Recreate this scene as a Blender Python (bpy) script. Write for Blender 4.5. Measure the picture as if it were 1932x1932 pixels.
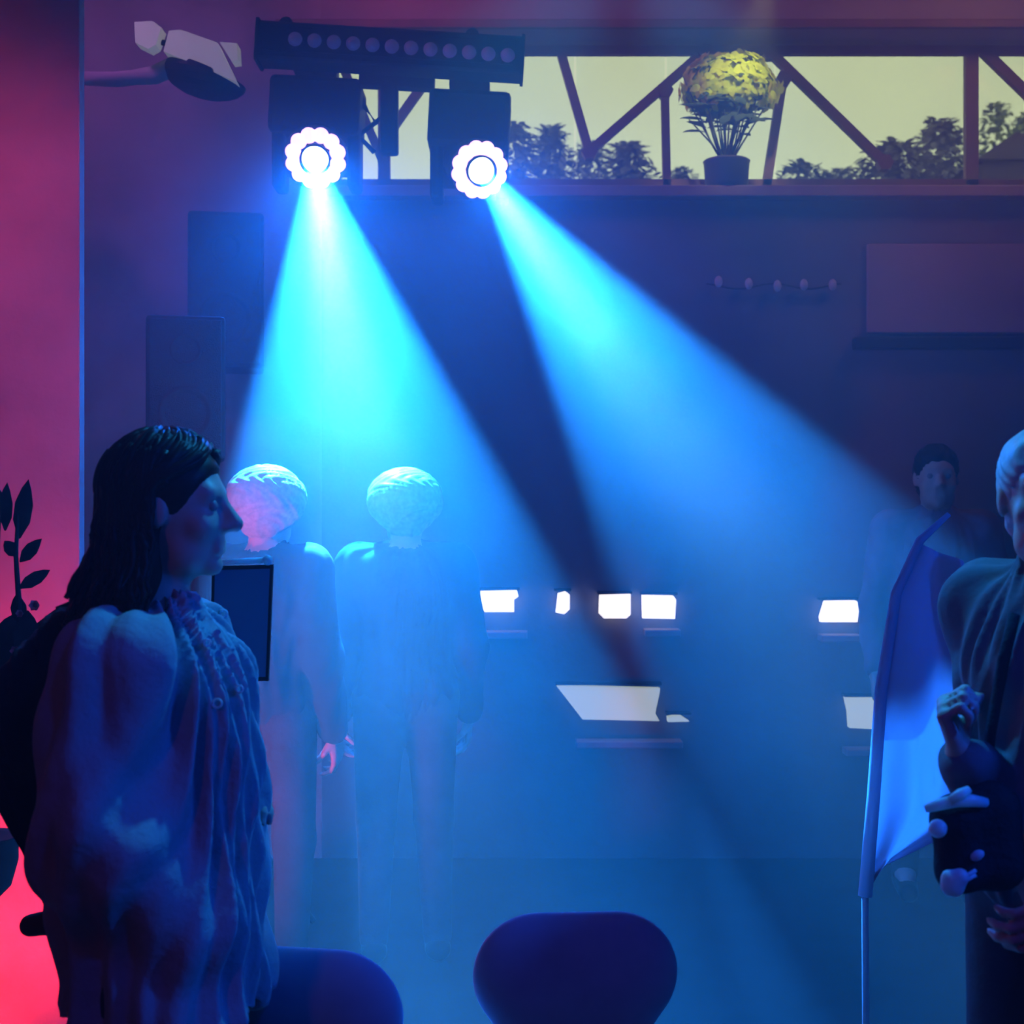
import bpy, bmesh, math, random
import numpy as np
from mathutils import Vector, Matrix, Euler

for o in list(bpy.data.objects):
    bpy.data.objects.remove(o)
SC = bpy.context.scene
COL = SC.collection
R = math.radians

# ------------------------------------------------------------------ camera
CAM_Z = 1.55
FPX = 966.0 / math.tan(R(20))
cam = bpy.data.cameras.new('camera')
cam.sensor_width = 36
cam.lens = 18.0 / math.tan(R(20))
cam.clip_start = 0.05
camo = bpy.data.objects.new('camera', cam)
COL.objects.link(camo)
camo.location = (0, 0, CAM_Z)
camo.rotation_euler = (R(90), 0, 0)
SC.camera = camo
cam.dof.use_dof = True
cam.dof.focus_distance = 3.6
cam.dof.aperture_fstop = 5.0


def P(px, py, d):
    """world point for a place measured in the photograph at depth d"""
    return Vector(((px - 966) * d / FPX, d, CAM_Z + (966 - py) * d / FPX))


# ------------------------------------------------------------------ world: pale greenish evening sky
W = bpy.data.worlds.new('evening_sky')
SC.world = W
W.use_nodes = True
bg = W.node_tree.nodes['Background']
bg.inputs['Color'].default_value = (0.62, 0.68, 0.35, 1)
bg.inputs['Strength'].default_value = 1.65

# ------------------------------------------------------------------ view, light paths
SC.view_settings.view_transform = 'Standard'
SC.view_settings.look = 'None'
SC.view_settings.exposure = 0.0
SC.view_settings.gamma = 1.0
SC.view_settings.use_curve_mapping = False
SC.cycles.use_denoising = True
SC.cycles.volume_bounces = 0
SC.cycles.volume_step_rate = 4.0
SC.cycles.max_bounces = 2
SC.cycles.diffuse_bounces = 1
SC.cycles.glossy_bounces = 1
SC.cycles.sample_clamp_indirect = 4.0
SC.cycles.adaptive_threshold = 0.2
SC.cycles.adaptive_min_samples = 16


def lamp(name, kind, loc, energy, color, target=None, **kw):
    l = bpy.data.lights.new(name, kind)
    l.energy = energy
    l.color = color
    for k, v in kw.items():
        setattr(l, k, v)
    o = bpy.data.objects.new(name, l)
    COL.objects.link(o)
    o.location = loc
    if target is not None:
        d = Vector(target) - Vector(loc)
        o.rotation_euler = d.to_track_quat('-Z', 'Y').to_euler()
    return o


# lamps of the hall just out of view, plus two added blue fills
lamp('magenta_wash_light', 'SPOT', (-1.7, 5.25, 4.2), 210, (1.0, 0.11, 0.42), (1.4, 6.3, 3.95),
     spot_size=R(70), spot_blend=0.9, shadow_soft_size=0.30)
lamp('purple_corner_light', 'SPOT', (-1.9, 4.9, 4.2), 34, (0.75, 0.18, 0.9), (-1.5, 6.3, 2.9),
     spot_size=R(90), spot_blend=0.9, shadow_soft_size=0.12)
lamp('pink_pier_light', 'SPOT', (-1.3, 2.2, 3.4), 165, (1.0, 0.06, 0.25), (-1.75, 4.1, 1.75),
     spot_size=R(60), spot_blend=0.8, shadow_soft_size=0.12)
lamp('red_floor_light', 'SPOT', (-1.80, 3.40, 0.04), 190, (1.0, 0.022, 0.04), (-1.62, 4.1, 0.46),
     spot_size=R(84), spot_blend=0.7, shadow_soft_size=0.08)
lamp('amber_side_light', 'SPOT', (2.6, 5.3, 4.2), 52, (1.0, 0.40, 0.24), (1.2, 6.3, 3.3),
     spot_size=R(100), spot_blend=0.9, shadow_soft_size=0.30)
lamp('blue_side_fill', 'SPOT', (2.6, 1.5, 2.6), 230, (0.003, 0.10, 1.0), (-0.5, 2.7, 0.9),  # added blue fill from the right, no lamp of the hall
     spot_size=R(70), spot_blend=1.0, shadow_soft_size=0.15)
lamp('blue_front_fill', 'SPOT', (0.9, 0.2, 3.3), 75, (0.003, 0.05, 1.0), (0.4, 3.4, 0.2),  # added front fill that lifts chairs and clothes in blue
     spot_size=R(70), spot_blend=1.0, shadow_soft_size=0.15)
lamp('pink_front_light', 'SPOT', (-1.6, -1.2, 2.7), 13, (1.0, 0.16, 0.55), (0.9, 3.0, 1.0),
     spot_size=R(70), spot_blend=1.0, shadow_soft_size=0.15)
# two added fills above the frame that edge the performers with cyan
lamp('cyan_edge_fill', 'SPOT', (0.40, 3.4, 3.3), 240, (0.02, 0.40, 1.0), (-0.62, 2.45, 1.25),
     spot_size=R(24), spot_blend=0.8, shadow_soft_size=0.05)
lamp('cyan_edge_fill', 'SPOT', (0.15, 3.4, 3.3), 300, (0.02, 0.40, 1.0), (0.90, 2.40, 1.25),
     spot_size=R(20), spot_blend=0.8, shadow_soft_size=0.05)

BLUE = (0.011, 0.24, 1.0)
DEEP = (0.002, 0.14, 1.0)


# ------------------------------------------------------------------ materials
def mat(name, col, rough=0.6, metal=0.0, var=0.0, scale=8.0, bump=0.0, bscale=40.0, emit=None, estr=0.0, trans=0.0, sheen=0.0):
    m = bpy.data.materials.new(name)
    m.use_nodes = True
    nt = m.node_tree
    b = nt.nodes['Principled BSDF']
    b.inputs['Base Color'].default_value = (*col, 1)
    b.inputs['Roughness'].default_value = rough
    b.inputs['Metallic'].default_value = metal
    if rough > 0.72 and not metal:
        b.inputs['Specular IOR Level'].default_value = 0.12
    elif max(col) < 0.05:
        b.inputs['Specular IOR Level'].default_value = 0.15
    if sheen:
        b.inputs['Sheen Weight'].default_value = sheen
    tc = nt.nodes.new('ShaderNodeTexCoord')
    if var:
        n = nt.nodes.new('ShaderNodeTexNoise')
        n.inputs['Scale'].default_value = scale
        n.inputs['Detail'].default_value = 5
        nt.links.new(tc.outputs['Object'], n.inputs['Vector'])
        r = nt.nodes.new('ShaderNodeValToRGB')
        r.color_ramp.elements[0].position = 0.3
        r.color_ramp.elements[1].position = 0.7
        r.color_ramp.elements[0].color = (*[max(0, c * (1 - var)) for c in col], 1)
        r.color_ramp.elements[1].color = (*[min(1, c * (1 + var)) for c in col], 1)
        nt.links.new(n.outputs['Fac'], r.inputs['Fac'])
        nt.links.new(r.outputs['Color'], b.inputs['Base Color'])
    if bump:
        n2 = nt.nodes.new('ShaderNodeTexNoise')
        n2.inputs['Scale'].default_value = bscale
        n2.inputs['Detail'].default_value = 4
        nt.links.new(tc.outputs['Object'], n2.inputs['Vector'])
        bp = nt.nodes.new('ShaderNodeBump')
        bp.inputs['Strength'].default_value = bump
        bp.inputs['Distance'].default_value = 0.02
        nt.links.new(n2.outputs['Fac'], bp.inputs['Height'])
        nt.links.new(bp.outputs['Normal'], b.inputs['Normal'])
    if emit is not None:
        b.inputs['Emission Color'].default_value = (*emit, 1)
        b.inputs['Emission Strength'].default_value = estr
    m.cycles.emission_sampling = 'NONE'
    if trans:
        tr = nt.nodes.new('ShaderNodeBsdfTranslucent')
        tr.inputs['Color'].default_value = (*col, 1)
        mx = nt.nodes.new('ShaderNodeMixShader')
        mx.inputs[0].default_value = trans
        out = nt.nodes['Material Output']
        nt.links.new(b.outputs[0], mx.inputs[1])
        nt.links.new(tr.outputs[0], mx.inputs[2])
        nt.links.new(mx.outputs[0], out.inputs['Surface'])
    return m


def glass_mat(name, tint, gloss=0.06):
    m = bpy.data.materials.new(name)
    m.use_nodes = True
    nt = m.node_tree
    nt.nodes.remove(nt.nodes['Principled BSDF'])
    t = nt.nodes.new('ShaderNodeBsdfTransparent')
    t.inputs['Color'].default_value = (*tint, 1)
    g = nt.nodes.new('ShaderNodeBsdfGlossy')
    g.inputs['Roughness'].default_value = 0.15
    mx = nt.nodes.new('ShaderNodeMixShader')
    mx.inputs[0].default_value = gloss
    nt.links.new(t.outputs[0], mx.inputs[1])
    nt.links.new(g.outputs[0], mx.inputs[2])
    nt.links.new(mx.outputs[0], nt.nodes['Material Output'].inputs['Surface'])
    return m


M = {
    'plaster': mat('plaster', (0.42, 0.40, 0.42), 0.9, var=0.28, scale=2.2, bump=0.35, bscale=9),
    'plaster_dark': mat('plaster_dark', (0.15, 0.15, 0.19), 0.9, var=0.22, scale=1.6, bump=0.3, bscale=7),
    'paint': mat('paint', (0.30, 0.24, 0.27), 0.8, var=0.12, scale=3, bump=0.15, bscale=20),
    'floor': mat('floor', (0.018, 0.016, 0.02), 0.8, var=0.3, scale=3),
    'steel': mat('steel', (0.16, 0.07, 0.06), 0.6, var=0.2, scale=14),
    'frame': mat('frame', (0.30, 0.22, 0.26), 0.6, var=0.1),
    'pane': glass_mat('pane', (0.93, 0.95, 0.93), 0.012),
    'black': mat('black', (0.012, 0.012, 0.016), 0.55, var=0.3, scale=20),
    'black_gloss': mat('black_gloss', (0.015, 0.015, 0.02), 0.25),
    'rubber': mat('rubber', (0.02, 0.02, 0.022), 0.8, bump=0.2, bscale=200),
    'grille': mat('grille', (0.03, 0.03, 0.035), 0.5, bump=0.8, bscale=260),
    'chrome': mat('chrome', (0.85, 0.86, 0.9), 0.16, metal=1.0),
    'lens_off_glow': mat('lens_off_glow', (0.22, 0.2, 0.4), 0.25, emit=(0.30, 0.28, 0.9), estr=0.06),  # faint glow and lilac tint paint the haze reflected in unlit lenses
    'led_on': mat('led_on', (0.9, 0.8, 0.9), 0.3, emit=(1.0, 0.55, 1.0), estr=2.6),
    'lens_on': mat('lens_on', (0.9, 0.9, 1.0), 0.3, emit=(0.85, 0.95, 1.0), estr=4.0),
    'lamp_warm': mat('lamp_warm', (0.9, 0.88, 0.88), 0.5, emit=(1.0, 0.93, 0.90), estr=1.3),
    'lamp_pale': mat('lamp_pale', (0.8, 0.85, 0.75), 0.5, emit=(0.78, 0.92, 0.70), estr=0.42),
    'opal': mat('opal', (0.6, 0.6, 0.58), 0.5, var=0.08, emit=(0.50, 0.50, 0.47), estr=0.33),  # glow added to hold the panels neutral grey under coloured lamps
    'skin_a': mat('skin_a', (0.50, 0.31, 0.25), 0.5, var=0.06, scale=30),
    'skin_b': mat('skin_b', (0.58, 0.38, 0.31), 0.5, var=0.06, scale=30),
    'eye': mat('eye', (0.30, 0.28, 0.27), 0.25),
    'hair_dark': mat('hair_dark', (0.018, 0.012, 0.012), 0.45, var=0.3, scale=60),
    'hair_grey': mat('hair_grey', (0.42, 0.42, 0.44), 0.5, var=0.2, scale=60),
    'hair_fair': mat('hair_fair', (0.42, 0.36, 0.28), 0.5, var=0.2, scale=60),
    'jacket_pale': mat('jacket_pale', (0.38, 0.38, 0.42), 0.75, var=0.1, scale=6, bump=0.25, bscale=28),
    'cloth_dark': mat('cloth_dark', (0.05, 0.05, 0.07), 0.85, var=0.2, scale=9, bump=0.2, bscale=30),
    'cloth_grey': mat('cloth_grey', (0.10, 0.10, 0.12), 0.85, var=0.2, scale=9),
    'cloth_rose': mat('cloth_rose', (0.30, 0.14, 0.20), 0.85, var=0.2, scale=9),
    'cloth_blue': mat('cloth_blue', (0.03, 0.035, 0.06), 0.85, var=0.2, scale=9),
    'suit': mat('suit', (0.13, 0.13, 0.16), 0.85, var=0.15, scale=9, bump=0.2, bscale=30),
    'chair_fabric': mat('chair_fabric', (0.42, 0.42, 0.55), 0.9, var=0.1, scale=9),
    'canvas': mat('canvas', (0.015, 0.012, 0.02), 0.8, var=0.3, scale=12, bump=0.3, bscale=80),
    'flag': mat('flag', (0.62, 0.50, 0.62), 0.8, var=0.06, scale=3, trans=0.5),
    'leaf_dark': mat('leaf_dark', (0.03, 0.03, 0.025), 0.6, var=0.3, scale=20),
    'leaf_lime': mat('leaf_lime', (0.92, 1.0, 0.06), 0.6, var=0.15, scale=14, trans=0.75),
    'leaf_green': mat('leaf_green', (0.13, 0.18, 0.11), 0.6, var=0.3, scale=14, trans=0.4),
    'leaf_out': mat('leaf_out', (0.16, 0.15, 0.17), 0.8, var=0.4, scale=3, trans=0.2),
    'leaf_out_green': mat('leaf_out_green', (0.26, 0.30, 0.08), 0.8, var=0.4, scale=3, trans=0.3),
    'bark': mat('bark', (0.07, 0.05, 0.04), 0.9, var=0.3, scale=12),
    'pot': mat('pot', (0.05, 0.045, 0.09), 0.5, var=0.1),
    'pot_clay': mat('pot_clay', (0.12, 0.05, 0.045), 0.8, var=0.2),
    'soil': mat('soil', (0.02, 0.015, 0.012), 0.95, bump=0.8, bscale=60),
    'roof': mat('roof', (0.06, 0.035, 0.04), 0.9, var=0.2),
    'blossom': mat('blossom', (0.55, 0.10, 0.12), 0.6, var=0.2, trans=0.3),
    'screen': mat('screen', (0.10, 0.15, 0.30), 0.3),  # lightened blue puts the haze veil into the screen colour
    'highlight_white': mat('highlight_white', (0.86, 0.90, 0.94), 0.3, trans=0.45),  # white translucent colour stands in for highlights on metal fittings
    'earth': mat('earth', (0.05, 0.06, 0.03), 0.95, var=0.4, scale=1),
}


# ------------------------------------------------------------------ mesh helpers
class MB:
    """collects shapes for one mesh"""

    def __init__(self):
        self.bm = bmesh.new()

    def box(self, c, s, rot=None, bevel=0.0):
        r = bmesh.ops.create_cube(self.bm, size=1.0)
        vs = r['verts']
        Mx = Matrix.Translation(Vector(c)) @ (rot.to_matrix().to_4x4() if rot else Matrix()) @ Matrix.Diagonal((*s, 1))
        bmesh.ops.transform(self.bm, matrix=Mx, verts=vs)
        if bevel:
            es = list({e for v in vs for e in v.link_edges})
            bmesh.ops.bevel(self.bm, geom=es, offset=bevel, segments=2, affect='EDGES', profile=0.5)
        return self

    def prism(self, pts, depth_vec):
        """closed polygon extruded"""
        a = [self.bm.verts.new(Vector(p)) for p in pts]
        b = [self.bm.verts.new(Vector(p) + Vector(depth_vec)) for p in pts]
        n = len(a)
        self.bm.faces.new(a[::-1])
        self.bm.faces.new(b)
        for i in range(n):
            self.bm.faces.new((a[i], a[(i + 1) % n], b[(i + 1) % n], b[i]))
        return self

    def cyl(self, p0, p1, r0, r1=None, seg=16, caps=True):
        r1 = r0 if r1 is None else r1
        p0, p1 = Vector(p0), Vector(p1)
        d = p1 - p0
        q = d.to_track_quat('Z', 'Y')
        rings = []
        for p, r in ((p0, r0), (p1, r1)):
            rings.append([self.bm.verts.new(p + q @ Vector((r * math.cos(2 * math.pi * i / seg), r * math.sin(2 * math.pi * i / seg), 0))) for i in range(seg)])
        for i in range(seg):
            self.bm.faces.new((rings[0][i], rings[0][(i + 1) % seg], rings[1][(i + 1) % seg], rings[1][i]))
        if caps:
            self.bm.faces.new(rings[0][::-1])
            self.bm.faces.new(rings[1])
        return self

    def tube(self, pts, rad, seg=6, caps=True):
        pts = [Vector(p) for p in pts]
        n = len(pts)
        rads = rad if isinstance(rad, (list, tuple)) else [rad] * n
        rings = []
        for i in range(n):
            t = (pts[min(i + 1, n - 1)] - pts[max(i - 1, 0)])
            q = t.to_track_quat('Z', 'Y')
            rings.append([self.bm.verts.new(pts[i] + q @ Vector((rads[i] * math.cos(2 * math.pi * k / seg), rads[i] * math.sin(2 * math.pi * k / seg), 0))) for k in range(seg)])
        for i in range(n - 1):
            # match ring twist
            a, b = rings[i], rings[i + 1]
            off = min(range(seg), key=lambda s: (a[0].co - b[s].co).length)
            for k in range(seg):
                self.bm.faces.new((a[k], a[(k + 1) % seg], b[(k + 1 + off) % seg], b[(k + off) % seg]))
            rings[i + 1] = b[off:] + b[:off]
        if caps:
            self.bm.faces.new(rings[0][::-1])
            self.bm.faces.new(rings[-1])
        return self

    def sphere(self, c, r, seg=16, rings=10, rot=None):
        rr = bmesh.ops.create_uvsphere(self.bm, u_segments=seg, v_segments=rings, radius=1.0)
        s = r if isinstance(r, (tuple, list)) else (r, r, r)
        Mx = Matrix.Translation(Vector(c)) @ (rot.to_matrix().to_4x4() if rot else Matrix()) @ Matrix.Diagonal((*s, 1))
        bmesh.ops.transform(self.bm, matrix=Mx, verts=rr['verts'])
        return self

    def lathe(self, prof, seg=28, Mx=None):
        rings = []
        for r, z in prof:
            if r < 1e-5:
                rings.append([self.bm.verts.new((0, 0, z))])
            else:
                rings.append([self.bm.verts.new((r * math.cos(2 * math.pi * i / seg), r * math.sin(2 * math.pi * i / seg), z)) for i in range(seg)])
        for a, b in zip(rings[:-1], rings[1:]):
            for i in range(seg):
                j = (i + 1) % seg
                if len(a) == 1 and len(b) == 1:
                    continue
                if len(a) == 1:
                    self.bm.faces.new((a[0], b[j], b[i]))
                elif len(b) == 1:
                    self.bm.faces.new((a[i], a[j], b[0]))
                else:
                    self.bm.faces.new((a[i], a[j], b[j], b[i]))
        if Mx is not None:
            vs = [v for rg in rings for v in rg]
            bmesh.ops.transform(self.bm, matrix=Mx, verts=vs)
        return self

    def leaf(self, base, direction, length, width, up=Vector((0, 0, 1)), bend=0.2):
        d = Vector(direction).normalized()
        s = d.cross(up)
        if s.length < 1e-3:
            s = Vector((1, 0, 0))
        s.normalize()
        n = s.cross(d)
        b = Vector(base)
        prof = [(0, 0.12), (0.3, 0.9), (0.6, 0.95), (0.85, 0.5)]
        L, Rr = [], []
        for t, w in prof:
            c = b + d * length * t - n * bend * length * t * t
            L.append(self.bm.verts.new(c - s * width * w * 0.5 + n * 0.06 * width))
            Rr.append(self.bm.verts.new(c + s * width * w * 0.5 + n * 0.06 * width))
        tip = self.bm.verts.new(b + d * length - n * bend * length)
        for i in range(3):
            self.bm.faces.new((L[i], Rr[i], Rr[i + 1], L[i + 1]))
        self.bm.faces.new((L[3], Rr[3], tip))
        return self

    def build(self, name, m, parent=None, smooth=False, solid=0.0):
        me = bpy.data.meshes.new(name)
        bmesh.ops.recalc_face_normals(self.bm, faces=self.bm.faces)
        self.bm.to_mesh(me)
        self.bm.free()
        return link(name, me, m, parent, smooth, solid)


def link(name, me, m, parent=None, smooth=False, solid=0.0):
    o = bpy.data.objects.new(name, me)
    COL.objects.link(o)
    if m is not None:
        me.materials.append(M[m] if isinstance(m, str) else m)
    if smooth:
        me.polygons.foreach_set('use_smooth', [True] * len(me.polygons))
    if solid:
        md = o.modifiers.new('thickness', 'SOLIDIFY')
        md.thickness = solid
    if parent is not None:
        o.parent = parent
        # parents sit at a base point without rotation baked into child coordinates
        o.matrix_parent_inverse = parent.matrix_world.inverted() if False else Matrix()
    return o


def tag(o, label, cat, group=None, kind=None):
    o['label'] = label
    o['category'] = cat
    if group:
        o['group'] = group
    if kind:
        o['kind'] = kind
    return o


def struct(o, label=None):
    o['kind'] = 'structure'
    if label:
        o['label'] = label
    return o


def empty(name, loc=(0, 0, 0), rz=0.0):
    o = bpy.data.objects.new(name, None)
    COL.objects.link(o)
    o.empty_display_size = 0.05
    o.location = loc
    o.rotation_euler = (0, 0, rz)
    return o


# ------------------------------------------------------------------ room shell
BW = 6.30        # back wall face
CEIL = 4.30
XL, XR = -2.35, 2.9
YB = -2.4
WIN_L = P(607, 0, BW).x
WT = 0.30
WIN_T = P(0, 97, BW + WT).z
WIN_B = P(0, 362, BW).z

struct(MB().box(((XL + XR) / 2, (YB + BW) / 2, -0.05), (XR - XL + 0.6, BW - YB + 0.6, 0.1)).build('floor', 'floor'), 'dark floor of the hall')
struct(MB().box(((XL + XR) / 2, (YB + BW) / 2, CEIL + 0.05), (XR - XL + 0.6, BW - YB + 0.6, 0.1)).build('ceiling', 'paint'), 'high painted ceiling of the hall')
wb = MB()
wb.box(((WIN_L + XR) / 2 + 0.15, BW + WT / 2, WIN_B / 2), (XR - WIN_L + 0.3, WT, WIN_B))
struct(wb.build('wall_back', 'plaster_dark'), 'dark back wall of the hall below the window band')
struct(MB().box(((XL - 0.3 + WIN_L) / 2, BW + WT / 2, CEIL / 2), (WIN_L - XL + 0.3, WT, CEIL)).build('wall_corner', 'plaster'), 'pale plastered corner of the back wall beside the lamp rig')
# lintel above the window band
lt = MB()
lt.box(((WIN_L + XR + 0.3) / 2, BW + WT / 2 - 0.02, (WIN_T + CEIL) / 2), (XR + 0.3 - WIN_L, WT + 0.04, CEIL - WIN_T))
struct(lt.build('wall_lintel', 'paint'), 'painted beam above the window band')
struct(MB().box(((WIN_L + XR + 0.3) / 2 - 0.1, BW - 0.035, WIN_T + 0.012), (XR + 0.5 - WIN_L, 0.03, 0.04), bevel=0.006).build('trim_1', 'steel'), 'dark rail along the lower edge of the beam')
struct(MB().box((XL - 0.15, (YB + BW) / 2, CEIL / 2), (0.3, BW - YB, CEIL)).build('wall_left', 'plaster'), 'plastered left wall of the hall')
struct(MB().box((XR + 0.15, (YB + BW) / 2, CEIL / 2), (0.3, BW - YB, CEIL)).build('wall_right', 'plaster_dark'), 'dark right wall of the hall')
struct(MB().box(((XL + XR) / 2, YB - 0.15, CEIL / 2), (XR - XL + 0.6, 0.3, CEIL)).build('wall_front', 'plaster_dark'), 'wall behind the audience')
# plastered pier that juts out of the left wall
PX = P(148, 0, 4.1).x
struct(MB().box(((XL + PX) / 2, 4.1 + 0.035, CEIL / 2), (PX - XL, 0.05, CEIL), bevel=0.004).build('wall_pier', 'plaster'), 'plastered pier lit pink and red at the left edge')

# ------------------------------------------------------------------ window band: sill, lattice, panes
win = struct(empty('window_1', (0, 0, 0)), 'long high window band crossed by steel lattice bars')
MB().box(((WIN_L + XR) / 2, BW + 0.09, WIN_B - 0.012), (XR - WIN_L, 0.34, 0.05), bevel=0.006).build('sill', 'frame', win)
yf = BW + 0.16


def bar(x0, y0, x1, y1, w=0.036, name='lattice_bar'):
    a, b = P(x0, y0, yf), P(x1, y1, yf)
    d = b - a
    rot = Euler((0, -math.atan2(d.z, d.x), 0))
    MB().box((a + b) / 2, (d.length, 0.04, w), rot=rot).build(name, 'steel', win)


for a in ((1056, 92, 1114, 296, 0.040), (1110, 288, 1330, 96, 0.040), (1254, 165, 1258, 356, 0.036), (1478, 140, 1445, 356, 0.040),
          (1446, 92, 1672, 312, 0.040), (1832, 92, 1832, 356, 0.058), (1850, 92, 2080, 316, 0.044),
          (725, 92, 725, 356, 0.055), (640, 110, 720, 300, 0.04), (820, 130, 735, 250, 0.04), (2080, 92, 2080, 356, 0.05)):
    bar(*a)
bar(600, 350, 2160, 350, 0.05, 'bottom_rail')
bar(600, 96, 2160, 96, 0.04, 'top_rail')
for x, y in ((1112, 288), (1668, 308), (1330, 100), (1452, 100), (1478, 150), (1254, 172)):
    c = P(x, y, yf)
    MB().cyl((c.x, yf - 0.028, c.z), (c.x, yf + 0.028, c.z), 0.038, seg=6).build('gusset', 'steel', win)
xs = [600, 725, 1085, 1256, 1462, 1832, 2080, 2190]
for x0, x1 in zip(xs[:-1], xs[1:]):
    a, b = P(x0, 85, yf + 0.06), P(x1, 352, yf + 0.06)
    MB().box(((a.x + b.x) / 2, yf + 0.06, (a.z + b.z) / 2), (b.x - a.x - 0.01, 0.006, a.z - b.z)).build('pane', 'pane', win)

# ------------------------------------------------------------------ outside: ground, trees, shed
struct(MB().box((2, 20, -0.1), (60, 26, 0.2)).build('ground', 'earth'), 'ground outside the hall')
rng = random.Random(7)


def tree(px, ptop, pw, d, m, label, leaves0=150, lsize0=0.16, tall=True, cat='tree'):
    leaves, lsize = leaves0 * 5, lsize0 * 0.55
    top = P(px, ptop, d)
    base_z = P(px, 372, d).z
    w = pw * d / FPX
    root = empty('garden_tree', (top.x, d, 0))
    tag(root, label, cat, 'trees beyond the window')
    h = top.z - base_z + 0.5
    lf = MB()
    for i in range(leaves):
        u = rng.random()
        a = rng.uniform(0, 2 * math.pi)
        z = base_z - 0.5 + h * u
        rr = 0.85 * w * (1.0 - u ** 3) ** 0.6 * (0.8 + 0.25 * math.sin(3 * a + px) + 0.2 * math.sin(9 * u + px)) * math.sqrt(rng.random())
        p = Vector((rr * math.cos(a), rr * math.sin(a) * 0.7, z))
        dr = Vector((math.cos(a) * 0.8, math.sin(a) * 0.8, rng.uniform(-0.8, 0.5)))
        lf.leaf(p, dr, lsize * rng.uniform(0.7, 1.4), lsize * rng.uniform(0.5, 0.9), bend=rng.uniform(0, 0.4))
    c = lf.build('crown', m, root)
    c['kind'] = 'stuff'
    tr = MB()
    tr.tube([(0, 0, 0), (0.03, 0, base_z * 0.5), (0, 0.02, base_z), (-0.02, 0, base_z - 0.5 + h * 0.7)], [0.13, 0.11, 0.08, 0.02], seg=8)
    for k in range(5):
        a = k * 1.3
        zb = base_z - 0.5 + h * (0.05 + 0.09 * k)
        tr.tube([(0, 0, zb), (0.2 * w * math.cos(a), 0.2 * w * math.sin(a), zb + 0.15 * h), (0.36 * w * math.cos(a), 0.3 * w * math.sin(a), zb + 0.3 * h)], [0.035, 0.02, 0.008], seg=5)
    tr.build('trunk', 'bark', root, smooth=True)


tree(975, 232, 70, 11.0, 'leaf_out', 'dusky tree crown just beside the lamp rig, beyond the window', 170, 0.13)
tree(1040, 240, 90, 13.5, 'leaf_out', 'dusky tree with a pointed crown under the first slanting bar', 210, 0.15)
tree(1110, 272, 110, 16.0, 'leaf_out', 'low dusky tree under the joint of the first two bars', 220, 0.14)
tree(1185, 268, 110, 11.5, 'leaf_out', 'dusky tree left of the short upright window bar', 220, 0.15)
tree(1285, 316, 90, 14.0, 'leaf_out', 'low dusky tree beside the dark pot', 150, 0.12)
tree(1515, 306, 110, 11.5, 'leaf_out', 'small dusky tree just past the dark pot', 150, 0.14)
tree(1590, 318, 90, 14.5, 'leaf_out', 'low dusky tree under the long slanting bar', 150, 0.13)
tree(1690, 266, 120, 11.5, 'leaf_out', 'broad dusky tree where the long slanting bar ends', 260, 0.15)
tree(1775, 225, 120, 14.5, 'leaf_out', 'tall dusky tree touching the thick upright bar', 230, 0.17)
tree(1880, 196, 90, 17.5, 'leaf_out_green', 'olive green tree right of the thick upright bar', 150, 0.18)
tree(1945, 215, 90, 14.8, 'leaf_out_green', 'olive green tree at the far right edge of the window', 170, 0.18)
sh = empty('garden_shed', (P(1900, 0, 12.0).x, 12.0, 0))
tag(sh, 'dark shed seen at the right end of the window band', 'shed')
zt = P(0, 262, 12.0).z
MB().box((0.2, 0.3, zt / 2 - 0.1), (0.9, 0.8, zt - 0.2)).build('wall', 'roof', sh)
MB().prism([(-0.32, -0.2, zt - 0.22), (0.75, -0.2, zt - 0.22), (0.75, -0.2, zt - 0.05), (0.0, -0.2, zt)], (0, 1.0, 0)).build('roof', 'roof', sh)

# ------------------------------------------------------------------ plant on the window sill
pr = empty('potted_plant', (P(1376, 0, 6.22).x, 6.30, WIN_B + 0.013))
tag(pr, 'lime green bushy plant in a dark pot on the window sill', 'plant')
MB().lathe([(0, 0), (0.082, 0), (0.095, 0.02), (0.102, 0.115), (0.106, 0.122), (0.098, 0.128), (0.092, 0.115), (0, 0.11)], 28).build('pot', 'pot', pr, smooth=True)
MB().lathe([(0, 0.118), (0.05, 0.12), (0.091, 0.114)], 20).build('soil', 'soil', pr)
st = MB()
gl = MB()
tips = []
for i in range(26):
    a = i * 2.399
    sp = 0.05 + 0.16 * math.sqrt((i + 0.5) / 26)
    tip = Vector((sp * math.cos(a), 0.55 * sp * math.sin(a), 0.30 + 0.22 * rng.random() + 0.08 * (1 - sp / 0.2)))
    tips.append(tip)
    st.tube([(0.01 * math.cos(a), 0.01 * math.sin(a), 0.10), (0.35 * tip.x, 0.35 * tip.y, 0.2), tip], [0.005, 0.004, 0.003], seg=5)
    for k in range(5):
        b = a + k * 1.3
        gl.leaf(tip * 0.55 + Vector((0, 0, 0.08 + 0.02 * k)), (math.cos(b), 0.7 * math.sin(b), 0.35), 0.11, 0.05, bend=0.25)
st.build('stems', 'leaf_green', pr)
g = gl.build('lower_leaves', 'leaf_green', pr)
g['kind'] = 'stuff'
bl = MB()
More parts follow.
